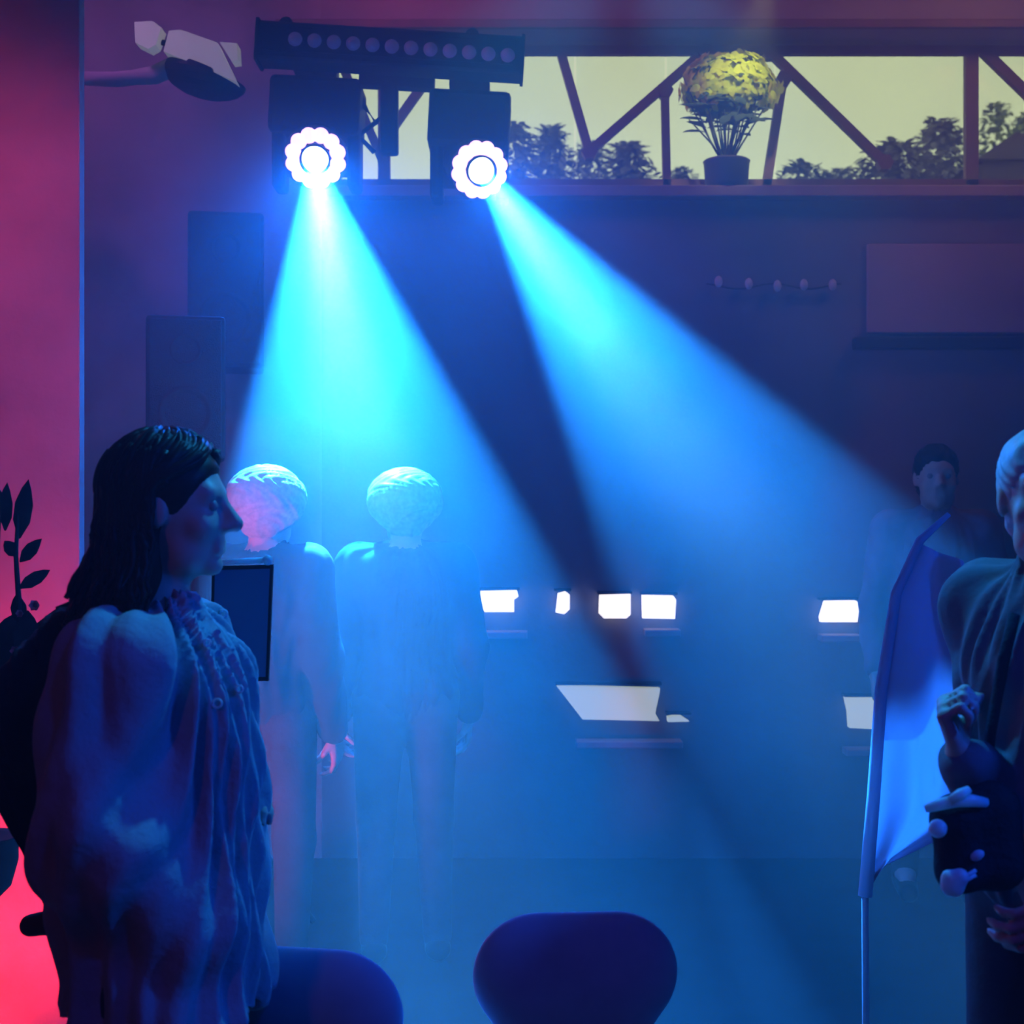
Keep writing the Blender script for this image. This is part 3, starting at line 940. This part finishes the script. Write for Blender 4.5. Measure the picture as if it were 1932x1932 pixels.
def person(loc, rz, label, pose='stand', group=None, skin='skin_b', hair='hair_dark', top='cloth_dark', legs='cloth_dark',
           arms=None, head_yaw=0.0, head_pitch=0.0, h=0.009, scale=1.0, hairstyle='short', jacket_loose=0.014, folds=0.004, hip=0.92, lean=0.0, extra=None, hands=None, drop=0.0):
    loc = Vector(loc)
    dz = hip - 0.92
    neck = Vector((0, lean * 0.9, 1.40 + dz))
    headc = Vector((0, 0.03 + lean * 1.1, 1.555 + dz))
    sh = {s: Vector((s * 0.175, lean * 0.85, 1.365 - drop + dz)) for s in (-1, 1)}
    if arms is None:
        arms = {s: (sh[s] + Vector((s * 0.05, -0.02, -0.28)), sh[s] + Vector((s * 0.05, 0.06, -0.53))) for s in (-1, 1)}
        if pose == 'sit':
            arms = {s: (sh[s] + Vector((s * 0.06, 0.06, -0.27)), sh[s] + Vector((s * -0.03, 0.27, -0.36))) for s in (-1, 1)}
    if pose == 'sit':
        hips = {s: Vector((s * 0.09, 0.02, hip - 0.02)) for s in (-1, 1)}
        knees = {s: Vector((s * 0.12, 0.42, hip)) for s in (-1, 1)}
        ank = {s: Vector((s * 0.12, 0.40, 0.08)) for s in (-1, 1)}
    else:
        hips = {s: Vector((s * 0.09, 0, hip - 0.02)) for s in (-1, 1)}
        knees = {s: Vector((s * 0.10, 0.02, hip * 0.53)) for s in (-1, 1)}
        ank = {s: Vector((s * 0.11, -0.02, 0.08)) for s in (-1, 1)}

    def torso(S, g=0.0):
        S.ell((0, 0, hip + 0.02), (0.165 + g, 0.118 + g, 0.13), 0.05)
        S.ell((0, lean * 0.35, 1.08 + dz), (0.140 + g, 0.102 + g, 0.15), 0.06)
        S.ell((0, lean * 0.7 - 0.005, 1.25 - drop + dz), (0.165 + g, 0.115 + g, 0.17), 0.06)
        S.cap((-0.15, lean * 0.85, 1.37 - drop + dz), (0.15, lean * 0.85, 1.37 - drop + dz), 0.052 + g, k=0.05)

    def arm(S, s, g=0.0, end=1.0):
        e, w = arms[s]
        S.cap(sh[s], e, 0.050 + g, 0.040 + g, k=0.04)
        wv = Vector(e).lerp(Vector(w), end)
        S.cap(e, wv, 0.039 + g, 0.028 + g, k=0.02)

    def leg(S, s, g=0.0):
        S.cap(hips[s], knees[s], 0.080 + g, 0.055 + g, k=0.04)
        S.cap(knees[s], ank[s], 0.054 + g, 0.036 + g, k=0.02)

    Mh = Matrix.Translation(headc) @ Matrix.Rotation(head_yaw, 4, 'Z') @ Matrix.Rotation(head_pitch, 4, 'X')
    B = SDF()
    torso(B)
    B.cap(neck - Vector((0, 0, 0.03)), headc + Vector((0, -0.025, -0.05)), 0.056, 0.050, k=0.03)
    head_shape(B, Mh)
    for s in (-1, 1):
        arm(B, s)
        leg(B, s)
        B.cap(ank[s], ank[s] + Vector((0, 0.13, -0.04)), 0.038, 0.03, k=0.03)
        e, w = Vector(arms[s][0]), Vector(arms[s][1])
        hd = (hands or {}).get(s)
        if hd:
            hand_shape(B, w, hd['d'], hd['n'], hd.get('side', s), hd.get('curl', (0.5, 0.7, 0.4)), hd.get('sc', 1.0), hd.get('thumb', 0.5))
        else:
            d = (w - e).normalized()
            hand_shape(B, w, d, Vector((-s, 0, 0)) if abs(d.x) < 0.8 else Vector((0, 0, -1)), -s if True else s)
    me = B.mesh('person', h)
    root = link('person', me, skin, None, True)
    root.location = loc
    root.rotation_euler = (0, 0, rz)
    root.scale = (scale,) * 3
    tag(root, label, 'person', group)
    # clothing
    T = SDF()
    torso(T, jacket_loose)
    for s in (-1, 1):
        arm(T, s, jacket_loose, 0.93)
    T.cap(neck - Vector((0, 0, 0.05 + drop)), neck + Vector((0, 0.0, 0.035 - drop)), 0.072 + jacket_loose * 0.5, 0.066 + jacket_loose * 0.3, k=0.03)
    T.cut(neck + Vector((0, 0, 0.045 - drop)), (0, -0.35, 0.94))
    if extra:
        extra(T)
    tm = T.mesh('jacket', h)
    rs = np.random.RandomState(int(abs(loc.x * 1000)) % 999)
    ph = rs.uniform(0, 6, 8)

    def fold(c):
        x, y, z = c[:, 0], c[:, 1], c[:, 2]
        az = np.arctan2(y, x)
        wob = 0.9 * np.sin(9 * z + ph[0]) + 0.7 * np.sin(5 * az + 6 * z + ph[1])
        f1 = np.sin(11 * az + 14 * z * np.sin(2 * az + ph[2]) + wob * 1.6 + ph[3])
        f2 = np.sin(17 * az - 20 * z + wob * 2 + ph[4])
        f3 = np.sin(24 * z + 4 * az + wob + ph[5])
        return folds * (0.9 * np.sign(f1) * np.abs(f1) ** 1.3 + 0.6 * f2 + 0.5 * f3)
    displace(tm, fold)
    link('jacket', tm, top, root, True)
    L = SDF()
    L.ell((0, 0, hip + 0.0), (0.175, 0.128, 0.115), 0.04)
    for s in (-1, 1):
        leg(L, s, 0.014)
    L.cut((0, 0, hip + 0.10), (0, 0, 1))
    link('trousers', L.mesh('trousers', max(h, 0.012)), legs, root, True)
    for s in (-1, 1):
        F = SDF()
        F.cap(ank[s] + Vector((0, -0.02, -0.035)), ank[s] + Vector((0, 0.15, -0.045)), 0.046, 0.036, k=0.02)
        F.cut((0, 0, 0.002), (0, 0, -1))
        link('shoe', F.mesh('shoe', 0.012), 'black', root, True)
    for s in (-1, 1):
        MB().sphere(Mh @ Vector((s * 0.031, 0.0745, 0.006)), 0.0115, 12, 8).build('eye', 'eye', root, smooth=True)
    if hairstyle in ('short', 'full'):
        H = SDF()
        gw = 0.05 if hairstyle == 'full' else 0.0
        H.ell((0, -0.018, 0.038), (0.083 + gw, 0.102 + gw * 0.6, 0.092 + gw * 0.4), 0.01)
        H.ell((0, -0.05, -0.02), (0.070, 0.062, 0.08), 0.03)
        H.sub((0, 0.115, -0.05), (0.11, 0.10, 0.115), 0.015)
        H.xform(Mh)
        hm = H.mesh('hair', min(h, 0.008))
        displace(hm, lambda c: 0.0025 * np.sin(c[:, 0] * 120 + 9 * np.sin(c[:, 2] * 40 + c[:, 1] * 25) + 30 * c[:, 1]))
        link('hair', hm, hair, root, True)
    elif hairstyle == 'curls':
        H = MB()
        rr = random.Random(3)
        for i in range(300):
            a = rr.uniform(0, 2 * math.pi)
            el = rr.uniform(0.0, 1.5)
            if math.sin(a) > 0.35 and el < 0.62:
                continue
            lift = rr.uniform(0.004, 0.012)
            ra, rb, rc_ = 0.084 + lift, 0.104 + lift, 0.092 + lift
            # sweep from the parting round to the side or the back, then hang down over the shoulder
            side_a = a
            if math.sin(a) > 0.0:
                side_a = rr.uniform(-0.5, 0.05) if math.cos(a) > 0 else math.pi + rr.uniform(-0.05, 0.5)
            Lg = rr.uniform(0.16, 0.30)
            f0, fr, am = rr.uniform(0, 6), rr.uniform(30, 60), rr.uniform(0.003, 0.008)
            pts = []
            for t in np.linspace(0, 1, 9):
                e_ = el * (1 - t) - 0.15 * t
                z_ = a + (side_a - a) * min(1.0, t * 1.15)
                pts.append(Vector((ra * math.cos(z_) * math.cos(e_), -0.016 + rb * math.sin(z_) * math.cos(e_), 0.036 + rc_ * math.sin(e_))))
            end = pts[-1].copy()
            ou = Vector((math.cos(side_a), math.sin(side_a) - 0.15, 0)).normalized()
            for t in np.linspace(0.1, 1, 10):
                b_ = end + Vector((0, 0, -Lg * t)) + ou * (0.006 * t + 0.05 * t * t)
                ph_ = f0 + fr * t * Lg * 2
                b_ += Vector((math.cos(ph_), math.sin(ph_), 0.3 * math.sin(ph_))) * am * min(1, t * 3)
                pts.append(b_)
            n_p = len(pts)
            H.tube([Mh @ p_ for p_ in pts], [0.0085 * (1 - 0.45 * k_ / n_p) for k_ in range(n_p)], seg=5)
        C = SDF()
        C.ell((0, -0.016, 0.036), (0.084, 0.104, 0.092), 0.01)
        C.ell((0, -0.055, -0.08), (0.086, 0.062, 0.13), 0.03)
        C.sub((0, 0.120, -0.045), (0.115, 0.105, 0.115), 0.015)
        C.xform(Mh)
        H.bm.from_mesh(C.mesh('cap', 0.008))
        H.build('hair', hair, root, smooth=True)
    return root


# ------------------------------------------------------------------ people
# performer at the left, in profile facing right
LP = P(318, 0, 2.45)


def loose(T):
    for sx in (-0.075, 0.085):
        T.cap((sx * 0.5, -0.04, 1.24), (sx, -0.03, 0.52), 0.080, 0.108, k=0.08)
        T.cap((sx * 0.5, 0.04, 1.22), (sx, 0.06, 0.52), 0.10, 0.13, k=0.08)
    T.cap((0.18, -0.02, 1.29), (0.20, -0.01, 0.98), 0.064, 0.085, k=0.06)
    T.cap((0.19, -0.03, 1.0), (0.13, 0.10, 0.86), 0.080, 0.07, k=0.05)
    T.cut((0, 0, 0.70), (0, 0, -1))


shL = Vector((0.175, 0, 1.365))
left = person((LP.x - 0.02, LP.y, 0.0), R(-97), 'person in profile with long dark hair and a pale crumpled jacket', skin='skin_b', hair='hair_dark', top='jacket_pale', legs='cloth_dark',
              hairstyle='curls', jacket_loose=0.026, folds=0.012, drop=0.065, h=0.006, head_yaw=R(4),
              arms={1: (Vector((0.235, -0.04, 1.06)), Vector((0.10, 0.06, 0.86))), -1: (Vector((-0.225, 0.04, 1.09)), Vector((-0.13, 0.06, 1.02)))},
              hands={-1: {'d': (0.4, 0.6, 0.25), 'n': (0.5, 0.2, -0.8), 'side': 1, 'curl': (0.5, 0.7, 0.4), 'sc': 0.95}, 1: {'d': (-0.5, 0.5, -0.2), 'n': (0, 0.2, -1), 'side': 1, 'curl': (0.4, 0.6, 0.4), 'sc': 0.95}},
              extra=loose)

# performer at the right edge, turned three quarters to the camera
RPx = P(2004, 0, 2.40)
RRZ = R(118)


def rl(px, py, d):
    """a measured point in the right performer's own frame"""
    v = P(px, py, d) - Vector((RPx.x, RPx.y, 0.02))
    return Matrix.Rotation(-RRZ, 3, 'Z') @ v


def rdir(v):
    return Matrix.Rotation(-RRZ, 3, 'Z') @ Vector(v)


right = person((RPx.x, RPx.y, 0.02), RRZ, 'person cropped by the right edge in a dark jacket, one fist raised', skin='skin_a', hair='hair_grey', top='suit', legs='cloth_dark',
               h=0.006, jacket_loose=0.02, folds=0.005, head_yaw=R(48),
               arms={1: (rl(1925, 1560, 2.46), rl(1815, 1425, 2.30)), -1: (Vector((-0.24, -0.02, 1.08)), Vector((-0.18, 0.16, 0.95)))},
               hands={1: {'d': rdir((-0.35, -0.05, 0.9)), 'n': rdir((0.75, -0.4, 0.3)), 'side': 1, 'curl': (1.3, 1.4, 0.9), 'sc': 0.95, 'thumb': 0.8}})

# two standing listeners inside the first beam
q = P(765, 0, 4.88)
person((q.x, q.y, 0), R(8), 'person standing inside the first beam, crown of the head lit white', skin='skin_b', hair='hair_fair', top='cloth_blue', scale=1.0, hairstyle='full', jacket_loose=0.02)
q = P(498, 0, 4.58)
person((q.x, q.y, 0), R(-20), 'person half hidden behind the dark tablet, hair lit cyan', skin='skin_b', hair='hair_fair', top='cloth_blue', scale=1.0, hairstyle='full', jacket_loose=0.02)
# far standing person
q = P(1765, 0, 5.7)
person((q.x, q.y, 0), R(170), 'faint standing person far back by the dark wall rail', skin='skin_b', hair='hair_dark', top='cloth_rose', scale=1.085, h=0.012)

def round_chair(loc, rz, label, top, w):
    root = empty('upholstered_chair', loc, rz)
    tag(root, label, 'chair', 'empty chairs in front')
    S = SDF()
    S.cap((-w * 0.30, 0, top - 0.13), (w * 0.30, 0, top - 0.13), 0.12, k=0.03)
    S.cap((-w * 0.32, 0, top - 0.36), (w * 0.32, 0, top - 0.36), 0.11, k=0.08)
    me = S.mesh('backrest', 0.008)
    for v in me.vertices:
        v.co.y *= 0.34
        v.co.y -= 0.20 + 0.12 * (v.co.z - (top - 0.33))
    link('backrest', me, 'chair_fabric', root, True)
    MB().box((0, 0.0, 0.36), (w + 0.16, 0.36, 0.09), bevel=0.03).build('seat', 'chair_fabric', root)
    for sx in (-1, 1):
        MB().cyl((sx * w * 0.5, 0.16, 0), (sx * w * 0.45, 0.14, 0.33), 0.014, 0.018, seg=8).build('leg', 'black', root)
        MB().tube([(sx * w * 0.5, -0.22, 0), (sx * w * 0.42, -0.17, 0.36), (sx * w * 0.34, -0.20, top - 0.28)], 0.015, seg=8).build('leg', 'black', root)
    return root


q = P(1062, 0, 2.85)
round_chair((q.x, q.y, 0), R(4), 'empty dark upholstered chair at the bottom middle', P(0, 1700, 2.65).z, 0.24)
q = P(650, 0, 2.84)
round_chair((q.x, q.y, 0), R(-10), 'empty dark upholstered chair next to the pale jacket', P(0, 1750, 2.70).z, 0.20)

# ------------------------------------------------------------------ tablet on a stand in front of the left performer
td = 2.80
tc = P(470, 1165, td)
tb = empty('tablet_stand', (P(457, 0, td).x, td, 0))
tag(tb, 'dark tablet clamped upright on a slim metal stand before the pale jacket', 'tablet stand')
o = tb.location
t_ = td / FPX
tab = MB().prism([P(400, 1068, td) - o, P(515, 1065, td) - o, P(506, 1285, td) - o, P(395, 1285, td) - o], (0, 0.012, 0)).build('tablet', 'black', tb)
MB().prism([P(406, 1076, td) - o + Vector((0, -0.002, 0)), P(509, 1073, td) - o + Vector((0, -0.002, 0)), P(501, 1277, td) - o + Vector((0, -0.002, 0)), P(401, 1277, td) - o + Vector((0, -0.002, 0))], (0, 0.002, 0)).build('screen', 'screen', tab)
MB().cyl(P(400, 1062, td) - o + Vector((0, 0.006, 0)), P(500, 1057, td) - o + Vector((0, 0.006, 0)), 0.006, seg=12).build('top_clamp', 'highlight_white', tb, smooth=True)
MB().sphere(P(505, 1057, td) - o + Vector((0, 0.0, 0)), 0.0105, 16, 10).build('clamp_knob', 'highlight_white', tb, smooth=True)
zp = P(455, 1285, td)
tpole = MB().cyl((0, 0.006, 0.30), (0, 0.006, zp.z), 0.008, seg=12).build('pole', 'highlight_white', tb, smooth=True)
for y, r in ((1300, 0.013), (1322, 0.012), (1345, 0.013), (1362, 0.013), (1418, 0.015), (1434, 0.013)):
    c = P(455, y, td) - o
    MB().lathe([(0, -0.009), (r * 0.9, -0.008), (r, 0), (r * 0.9, 0.008), (0, 0.009)], 16, Matrix.Translation((0, 0.004, c.z))).build('pole_collar', 'highlight_white', tpole, smooth=True)
for k in range(3):
    a = k * 2.094 + 0.5
    MB().cyl((0, 0, 0.34), (0.17 * math.cos(a), 0.17 * math.sin(a), 0.008), 0.008, seg=8).build('foot', 'chrome', tb)

# shiny rings worn by the left performer, set on the surface they lie on
from mathutils.bvhtree import BVHTree
bpy.context.view_layer.update()
trees = []
for ob in [left] + list(left.children):
    mw = ob.matrix_world
    trees.append(BVHTree.FromPolygons([mw @ v.co for v in ob.data.vertices], [p.vertices[:] for p in ob.data.polygons]))
inv = left.matrix_world.inverted()
for x, y, r in ((421, 1158, 0.009), (391, 1213, 0.0075), (410, 1327, 0.009), (452, 1300, 0.0075)):
    o_ = Vector((0, 0, CAM_Z))
    d_ = (P(x, y, 1.0) - o_).normalized()
    best = None
    for t in trees:
        h_ = t.ray_cast(o_, d_)
        if h_[0] is not None and (best is None or h_[3] < best[3]):
            best = h_
    if best is None or best[3] > 3.2:
        continue
    c = best[0] - d_ * 0.010
    n_ = best[1] if best[1].dot(d_) < 0 else -best[1]
    q_ = (n_ - d_).normalized().to_track_quat('Z', 'Y')
    ring = MB()
    ring.lathe([(r * 0.55, 0), (r * 0.6, 0.003), (r * 0.8, 0.0042), (r, 0.003), (r, -0.003), (r * 0.55, 0)], 18, inv @ Matrix.Translation(c) @ q_.to_matrix().to_4x4())
    ring.build('metal_ring', 'highlight_white', left, smooth=True)

# ------------------------------------------------------------------ backpack on the left performer's back
bp_c = P(75, 1400, 2.50)
bpk = empty('backpack', (bp_c.x, bp_c.y, 0.86))
tag(bpk, 'dark backpack worn on the back of the pale jacket', 'backpack')
S = SDF()
o = bpk.location


def L(px, py, dy=0.0):
    v = P(px, py, 2.50) - o
    return (v.x, dy, v.z)


S.cap(L(140, 1210), L(95, 1330), 0.065, 0.10, k=0.05)
S.cap(L(95, 1330), L(105, 1480), 0.10, 0.085, k=0.05)
S.cap(L(105, 1480), L(150, 1700), 0.085, 0.06, k=0.05)
S.ell(L(100, 1380, -0.05), (0.09, 0.07, 0.13), 0.03)
sm = S.mesh('bag', 0.008)
displace(sm, lambda c: 0.004 * np.sin(c[:, 2] * 60 + 9 * np.sin(c[:, 0] * 30)) + 0.003 * np.sin(c[:, 1] * 90))
link('bag', sm, 'canvas', bpk, True)
MB().tube([L(120, 1180), L(115, 1150), L(140, 1140), L(160, 1165)], 0.011, seg=8).build('grab_loop', 'canvas', bpk, smooth=True)
S = SDF()
S.cap(L(95, 1740), L(58, 1746), 0.022, 0.020, k=0.01)
S.cap(L(110, 1742), L(170, 1735), 0.022, 0.024, k=0.01)
link('hip_pad', S.mesh('hip_pad', 0.006), 'pot_clay', bpk, True)
MB().tube([L(150, 1690), L(150, 1738)], 0.012, seg=8).build('strap', 'canvas', bpk, smooth=True)

# ------------------------------------------------------------------ plant at the left edge
pl = empty('flowering_plant', (P(-10, 0, 3.0).x, 3.0, 0))
tag(pl, 'dark leafy plant with red blossoms on a tall stand at the left edge', 'plant')
o = pl.location


def Lp(px, py, dy=0.0):
    v = P(px, py, 3.0) - o
    return Vector((v.x, dy, v.z))


zt = Lp(0, 1580).z
Mx = Matrix.Translation((Lp(-30, 0).x, 0, zt))
MB().lathe([(0, -0.135), (0.03, -0.13), (0.055, -0.105), (0.07, -0.05), (0.07, 0), (0.075, 0.004), (0.062, 0.0), (0, -0.01)], 24, Mx).build('pot', 'pot_clay', pl, smooth=True)
MB().cyl((Lp(-30, 0).x, 0, 0), (Lp(-30, 0).x, 0, zt - 0.13), 0.012, seg=10).build('stand', 'black', pl)
MB().lathe([(0, 0.0), (0.13, 0.0), (0.13, 0.012), (0, 0.03)], 24, Matrix.Translation((Lp(-30, 0).x, 0, 0))).build('stand_base', 'black', pl)
stem = MB()
stem.tube([(Lp(-30, 0).x, 0, zt - 0.03), Lp(20, 1400), Lp(40, 1200), Lp(30, 1050), Lp(35, 940)], [0.010, 0.009, 0.007, 0.005, 0.003], seg=6)
stem.tube([(Lp(-30, 0).x, 0, zt - 0.03), Lp(-10, 1350), Lp(-10, 1150), Lp(0, 960)], [0.009, 0.008, 0.006, 0.003], seg=6)
stem.tube([Lp(40, 1300), Lp(90, 1220), Lp(120, 1150)], [0.007, 0.005, 0.003], seg=6)
stem.build('stem', 'leaf_dark', pl, smooth=True)
for (x0, y0, x1, y1, w) in ((32, 1015, 58, 908, 0.040), (32, 1060, 78, 1018, 0.030), (36, 1110, 90, 1075, 0.030), (30, 1050, 2, 1020, 0.03), (-5, 980, -20, 900, 0.04), (2, 1000, 20, 915, 0.03),
                            (40, 1180, 30, 1120, 0.035), (60, 1260, 130, 1140, 0.07), (60, 1250, 60, 1150, 0.06), (90, 1240, 145, 1170, 0.05), (20, 1300, 110, 1290, 0.08), (10, 1350, 70, 1270, 0.08),
                            (0, 1400, 90, 1370, 0.08), (0, 1440, 60, 1420, 0.07), (-20, 1300, 30, 1210, 0.07), (-20, 1380, 20, 1290, 0.07), (-10, 1470, 30, 1480, 0.06), (-10, 1250, 15, 1160, 0.06), (100, 1300, 150, 1210, 0.06)):
    a, b = Lp(x0, y0, rng.uniform(-0.03, 0.03)), Lp(x1, y1, rng.uniform(-0.05, 0.05))
    m_ = MB()
    m_.leaf(a, b - a, (b - a).length, w, up=Vector((0.1, -1, 0.1)), bend=0.1)
    m_.build('leaf', 'leaf_dark', pl, solid=0.002)
for x, y, r in ((48, 1155, 0.010), (76, 1140, 0.014), (40, 1225, 0.013), (50, 1268, 0.017), (8, 1272, 0.012), (62, 1295, 0.013), (40, 1318, 0.022), (44, 1340, 0.018), (96, 1225, 0.009)):
    f_ = MB()
    c = Lp(x, y, -0.03)
    for k in range(6):
        b = k * math.pi / 3
        f_.leaf(c, (math.cos(b), -0.5, math.sin(b)), r * 1.1, r * 0.9, up=Vector((0, -1, 0.01)), bend=-0.2)
    f_.sphere(c, r * 0.4, 8, 6)
    f_.build('blossom', 'blossom', pl)

# ------------------------------------------------------------------ lilac feather banner at the right
fd = 3.1
fb = empty('feather_banner', (P(1640, 0, fd).x, fd, 0))
tag(fb, 'pale lilac fabric banner on a curved pole before the right edge', 'banner')
o = fb.location


def Lf(px, py, dy=0.0):
    v = P(px, py, fd) - o
    return Vector((v.x, dy, v.z))


pole = [Vector((-0.005, 0, 0.0)), Lf(1632, 1690), Lf(1648, 1500), Lf(1662, 1300), Lf(1690, 1120), Lf(1735, 1020), Lf(1790, 970)]
MB().tube(pole, [0.009, 0.008, 0.007, 0.006, 0.005, 0.004, 0.003], seg=8).build('pole', 'frame', fb, smooth=True)
edge = [(1632, 1685), (1650, 1500), (1664, 1300), (1692, 1120), (1735, 1025)]
outer = [(1662, 1640), (1800, 1560), (1835, 1380), (1840, 1200), (1815, 1060)]
bmf = bmesh.new()
NV, NU = 40, 16
grid = []
for i in range(NV):
    t = i / (NV - 1) * (len(edge) - 1)
    k = min(int(t), len(edge) - 2)
    f = t - k
    a = Lf(*edge[k]).lerp(Lf(*edge[k + 1]), f)
    b = Lf(*outer[k]).lerp(Lf(*outer[k + 1]), f)
    row = []
    for j in range(NU):
        s = j / (NU - 1)
        v = a.lerp(b, s)
        v.y += 0.022 * math.sin(s * 9 + i * 0.09) * (0.3 + s) + 0.012 * math.sin(i * 0.21 + s * 3)
        row.append(bmf.verts.new(v))
    grid.append(row)
for i in range(NV - 1):
    for j in range(NU - 1):
        bmf.faces.new((grid[i][j], grid[i][j + 1], grid[i + 1][j + 1], grid[i + 1][j]))
me = bpy.data.meshes.new('fabric')
bmf.to_mesh(me)
bmf.free()
link('fabric', me, 'flag', fb, True, solid=0.0015)
MB().tube([v + Vector((0, -0.002, 0)) for v in pole[1:]], [0.016, 0.015, 0.014, 0.012, 0.010, 0.006], seg=8).build('pole_sleeve', 'flag', fb, smooth=True)
MB().lathe([(0, 0), (0.15, 0), (0.15, 0.015), (0.03, 0.03), (0.02, 0.10), (0, 0.10)], 24).build('base', 'black', fb)

# ------------------------------------------------------------------ bag with shiny fittings held by the right performer
hd = 2.22
hb = empty('shoulder_bag', (P(1850, 0, hd).x, hd, P(0, 1690, hd).z))
tag(hb, 'dark bag with shiny metal fittings under the raised arm', 'bag')
o = hb.location


def Lb(px, py, dy=0.0):
    v = P(px, py, hd) - o
    return Vector((v.x, dy, v.z))


S = SDF()
S.cap(Lb(1815, 1555, 0.03), Lb(1890, 1540, 0.05), 0.035, 0.04, k=0.03)
S.cap(Lb(1820, 1650, 0.03), Lb(1900, 1640, 0.05), 0.030, 0.04, k=0.04)
S.cap(Lb(1815, 1555, 0.03), Lb(1820, 1650, 0.03), 0.034, 0.032, k=0.03)
S.cap(Lb(1890, 1540, 0.05), Lb(1900, 1640, 0.05), 0.04, 0.04, k=0.03)
link('bag_body', S.mesh('bag_body', 0.005), 'canvas', hb, True)
MB().tube([Lb(1742, 1524, -0.01), Lb(1770, 1514, -0.012), Lb(1800, 1508, -0.012), Lb(1830, 1508, -0.01), Lb(1860, 1514, 0)], [0.006, 0.0095, 0.010, 0.010, 0.008], seg=10).build('top_trim', 'highlight_white', hb, smooth=True)
MB().tube([Lb(1785, 1507, -0.018), Lb(1806, 1494, -0.018), Lb(1823, 1486, -0.014)], [0.007, 0.009, 0.006], seg=10).build('clasp_lever', 'highlight_white', hb, smooth=True)
MB().sphere(Lb(1765, 1560, -0.012), 0.0145, 18, 12).build('stud', 'highlight_white', hb, smooth=True)
MB().cyl(Lb(1765, 1560, -0.012), Lb(1800, 1560, 0.02), 0.006, seg=8).build('stud_pin', 'highlight_white', hb)
S = SDF()
S.cap(Lb(1790, 1668, -0.01), Lb(1806, 1650, -0.015), 0.016, 0.014, k=0.01)
S.cap(Lb(1785, 1650, -0.01), Lb(1800, 1672, -0.01), 0.010, 0.012, k=0.01)
link('buckle', S.mesh('buckle', 0.004), 'highlight_white', hb, True)
for dy in (0, 9):
    MB().tube([Lb(1800, 1655 + dy * 0.8, -0.022), Lb(1834, 1636 + dy, -0.018)], 0.0035, seg=8).build('buckle_pin', 'highlight_white', hb, smooth=True)
MB().sphere(Lb(1840, 1611, -0.01), (0.012, 0.008, 0.008), 12, 8, rot=Euler((0, R(-30), 0))).build('rivet', 'highlight_white', hb, smooth=True)
MB().tube([Lb(1880, 1530, 0.05), Lb(1905, 1400, 0.09), Lb(1935, 1260, 0.10), Lb(1965, 1170, 0.12)], 0.010, seg=8).build('strap', 'canvas', hb, smooth=True)

# ------------------------------------------------------------------ haze filling the hall
hz = MB().box(((XL + XR) / 2, (YB + BW + 0.26) / 2 - 0.0, CEIL / 2), (XR - XL + 0.02, BW + 0.26 - YB, CEIL + 0.02)).build('haze', None)
hm = bpy.data.materials.new('haze')
hm.use_nodes = True
nt = hm.node_tree
nt.nodes.clear()
out = nt.nodes.new('ShaderNodeOutputMaterial')
vs = nt.nodes.new('ShaderNodeVolumeScatter')
vs.inputs['Color'].default_value = (0.95, 0.95, 0.95, 1)
vs.inputs['Density'].default_value = 0.085
vs.inputs['Anisotropy'].default_value = 0.25
# haze hangs thicker under the ceiling and drifts in soft clouds
tc = nt.nodes.new('ShaderNodeTexCoord')
sep = nt.nodes.new('ShaderNodeSeparateXYZ')
nt.links.new(tc.outputs['Object'], sep.inputs[0])
mr = nt.nodes.new('ShaderNodeMapRange')
mr.interpolation_type = 'SMOOTHSTEP'
mr.inputs['From Min'].default_value = 1.1
mr.inputs['From Max'].default_value = 3.0
mr.inputs['To Min'].default_value = 0.024
mr.inputs['To Max'].default_value = 0.125
nt.links.new(sep.outputs['Z'], mr.inputs['Value'])
nz = nt.nodes.new('ShaderNodeTexNoise')
nz.inputs['Scale'].default_value = 1.7
nz.inputs['Detail'].default_value = 2.0
nt.links.new(tc.outputs['Object'], nz.inputs['Vector'])
mr2 = nt.nodes.new('ShaderNodeMapRange')
mr2.inputs['From Min'].default_value = 0.3
mr2.inputs['From Max'].default_value = 0.7
mr2.inputs['To Min'].default_value = 0.55
mr2.inputs['To Max'].default_value = 1.45
nt.links.new(nz.outputs['Fac'], mr2.inputs['Value'])
mul = nt.nodes.new('ShaderNodeMath')
mul.operation = 'MULTIPLY'
nt.links.new(mr.outputs[0], mul.inputs[0])
nt.links.new(mr2.outputs[0], mul.inputs[1])
nt.links.new(mul.outputs[0], vs.inputs['Density'])
nt.links.new(vs.outputs[0], out.inputs['Volume'])
hz.data.materials.append(hm)
hz.display_type = 'WIRE'
tag(hz, 'thin stage haze that fills the hall and shows the beams', 'haze', kind='stuff')
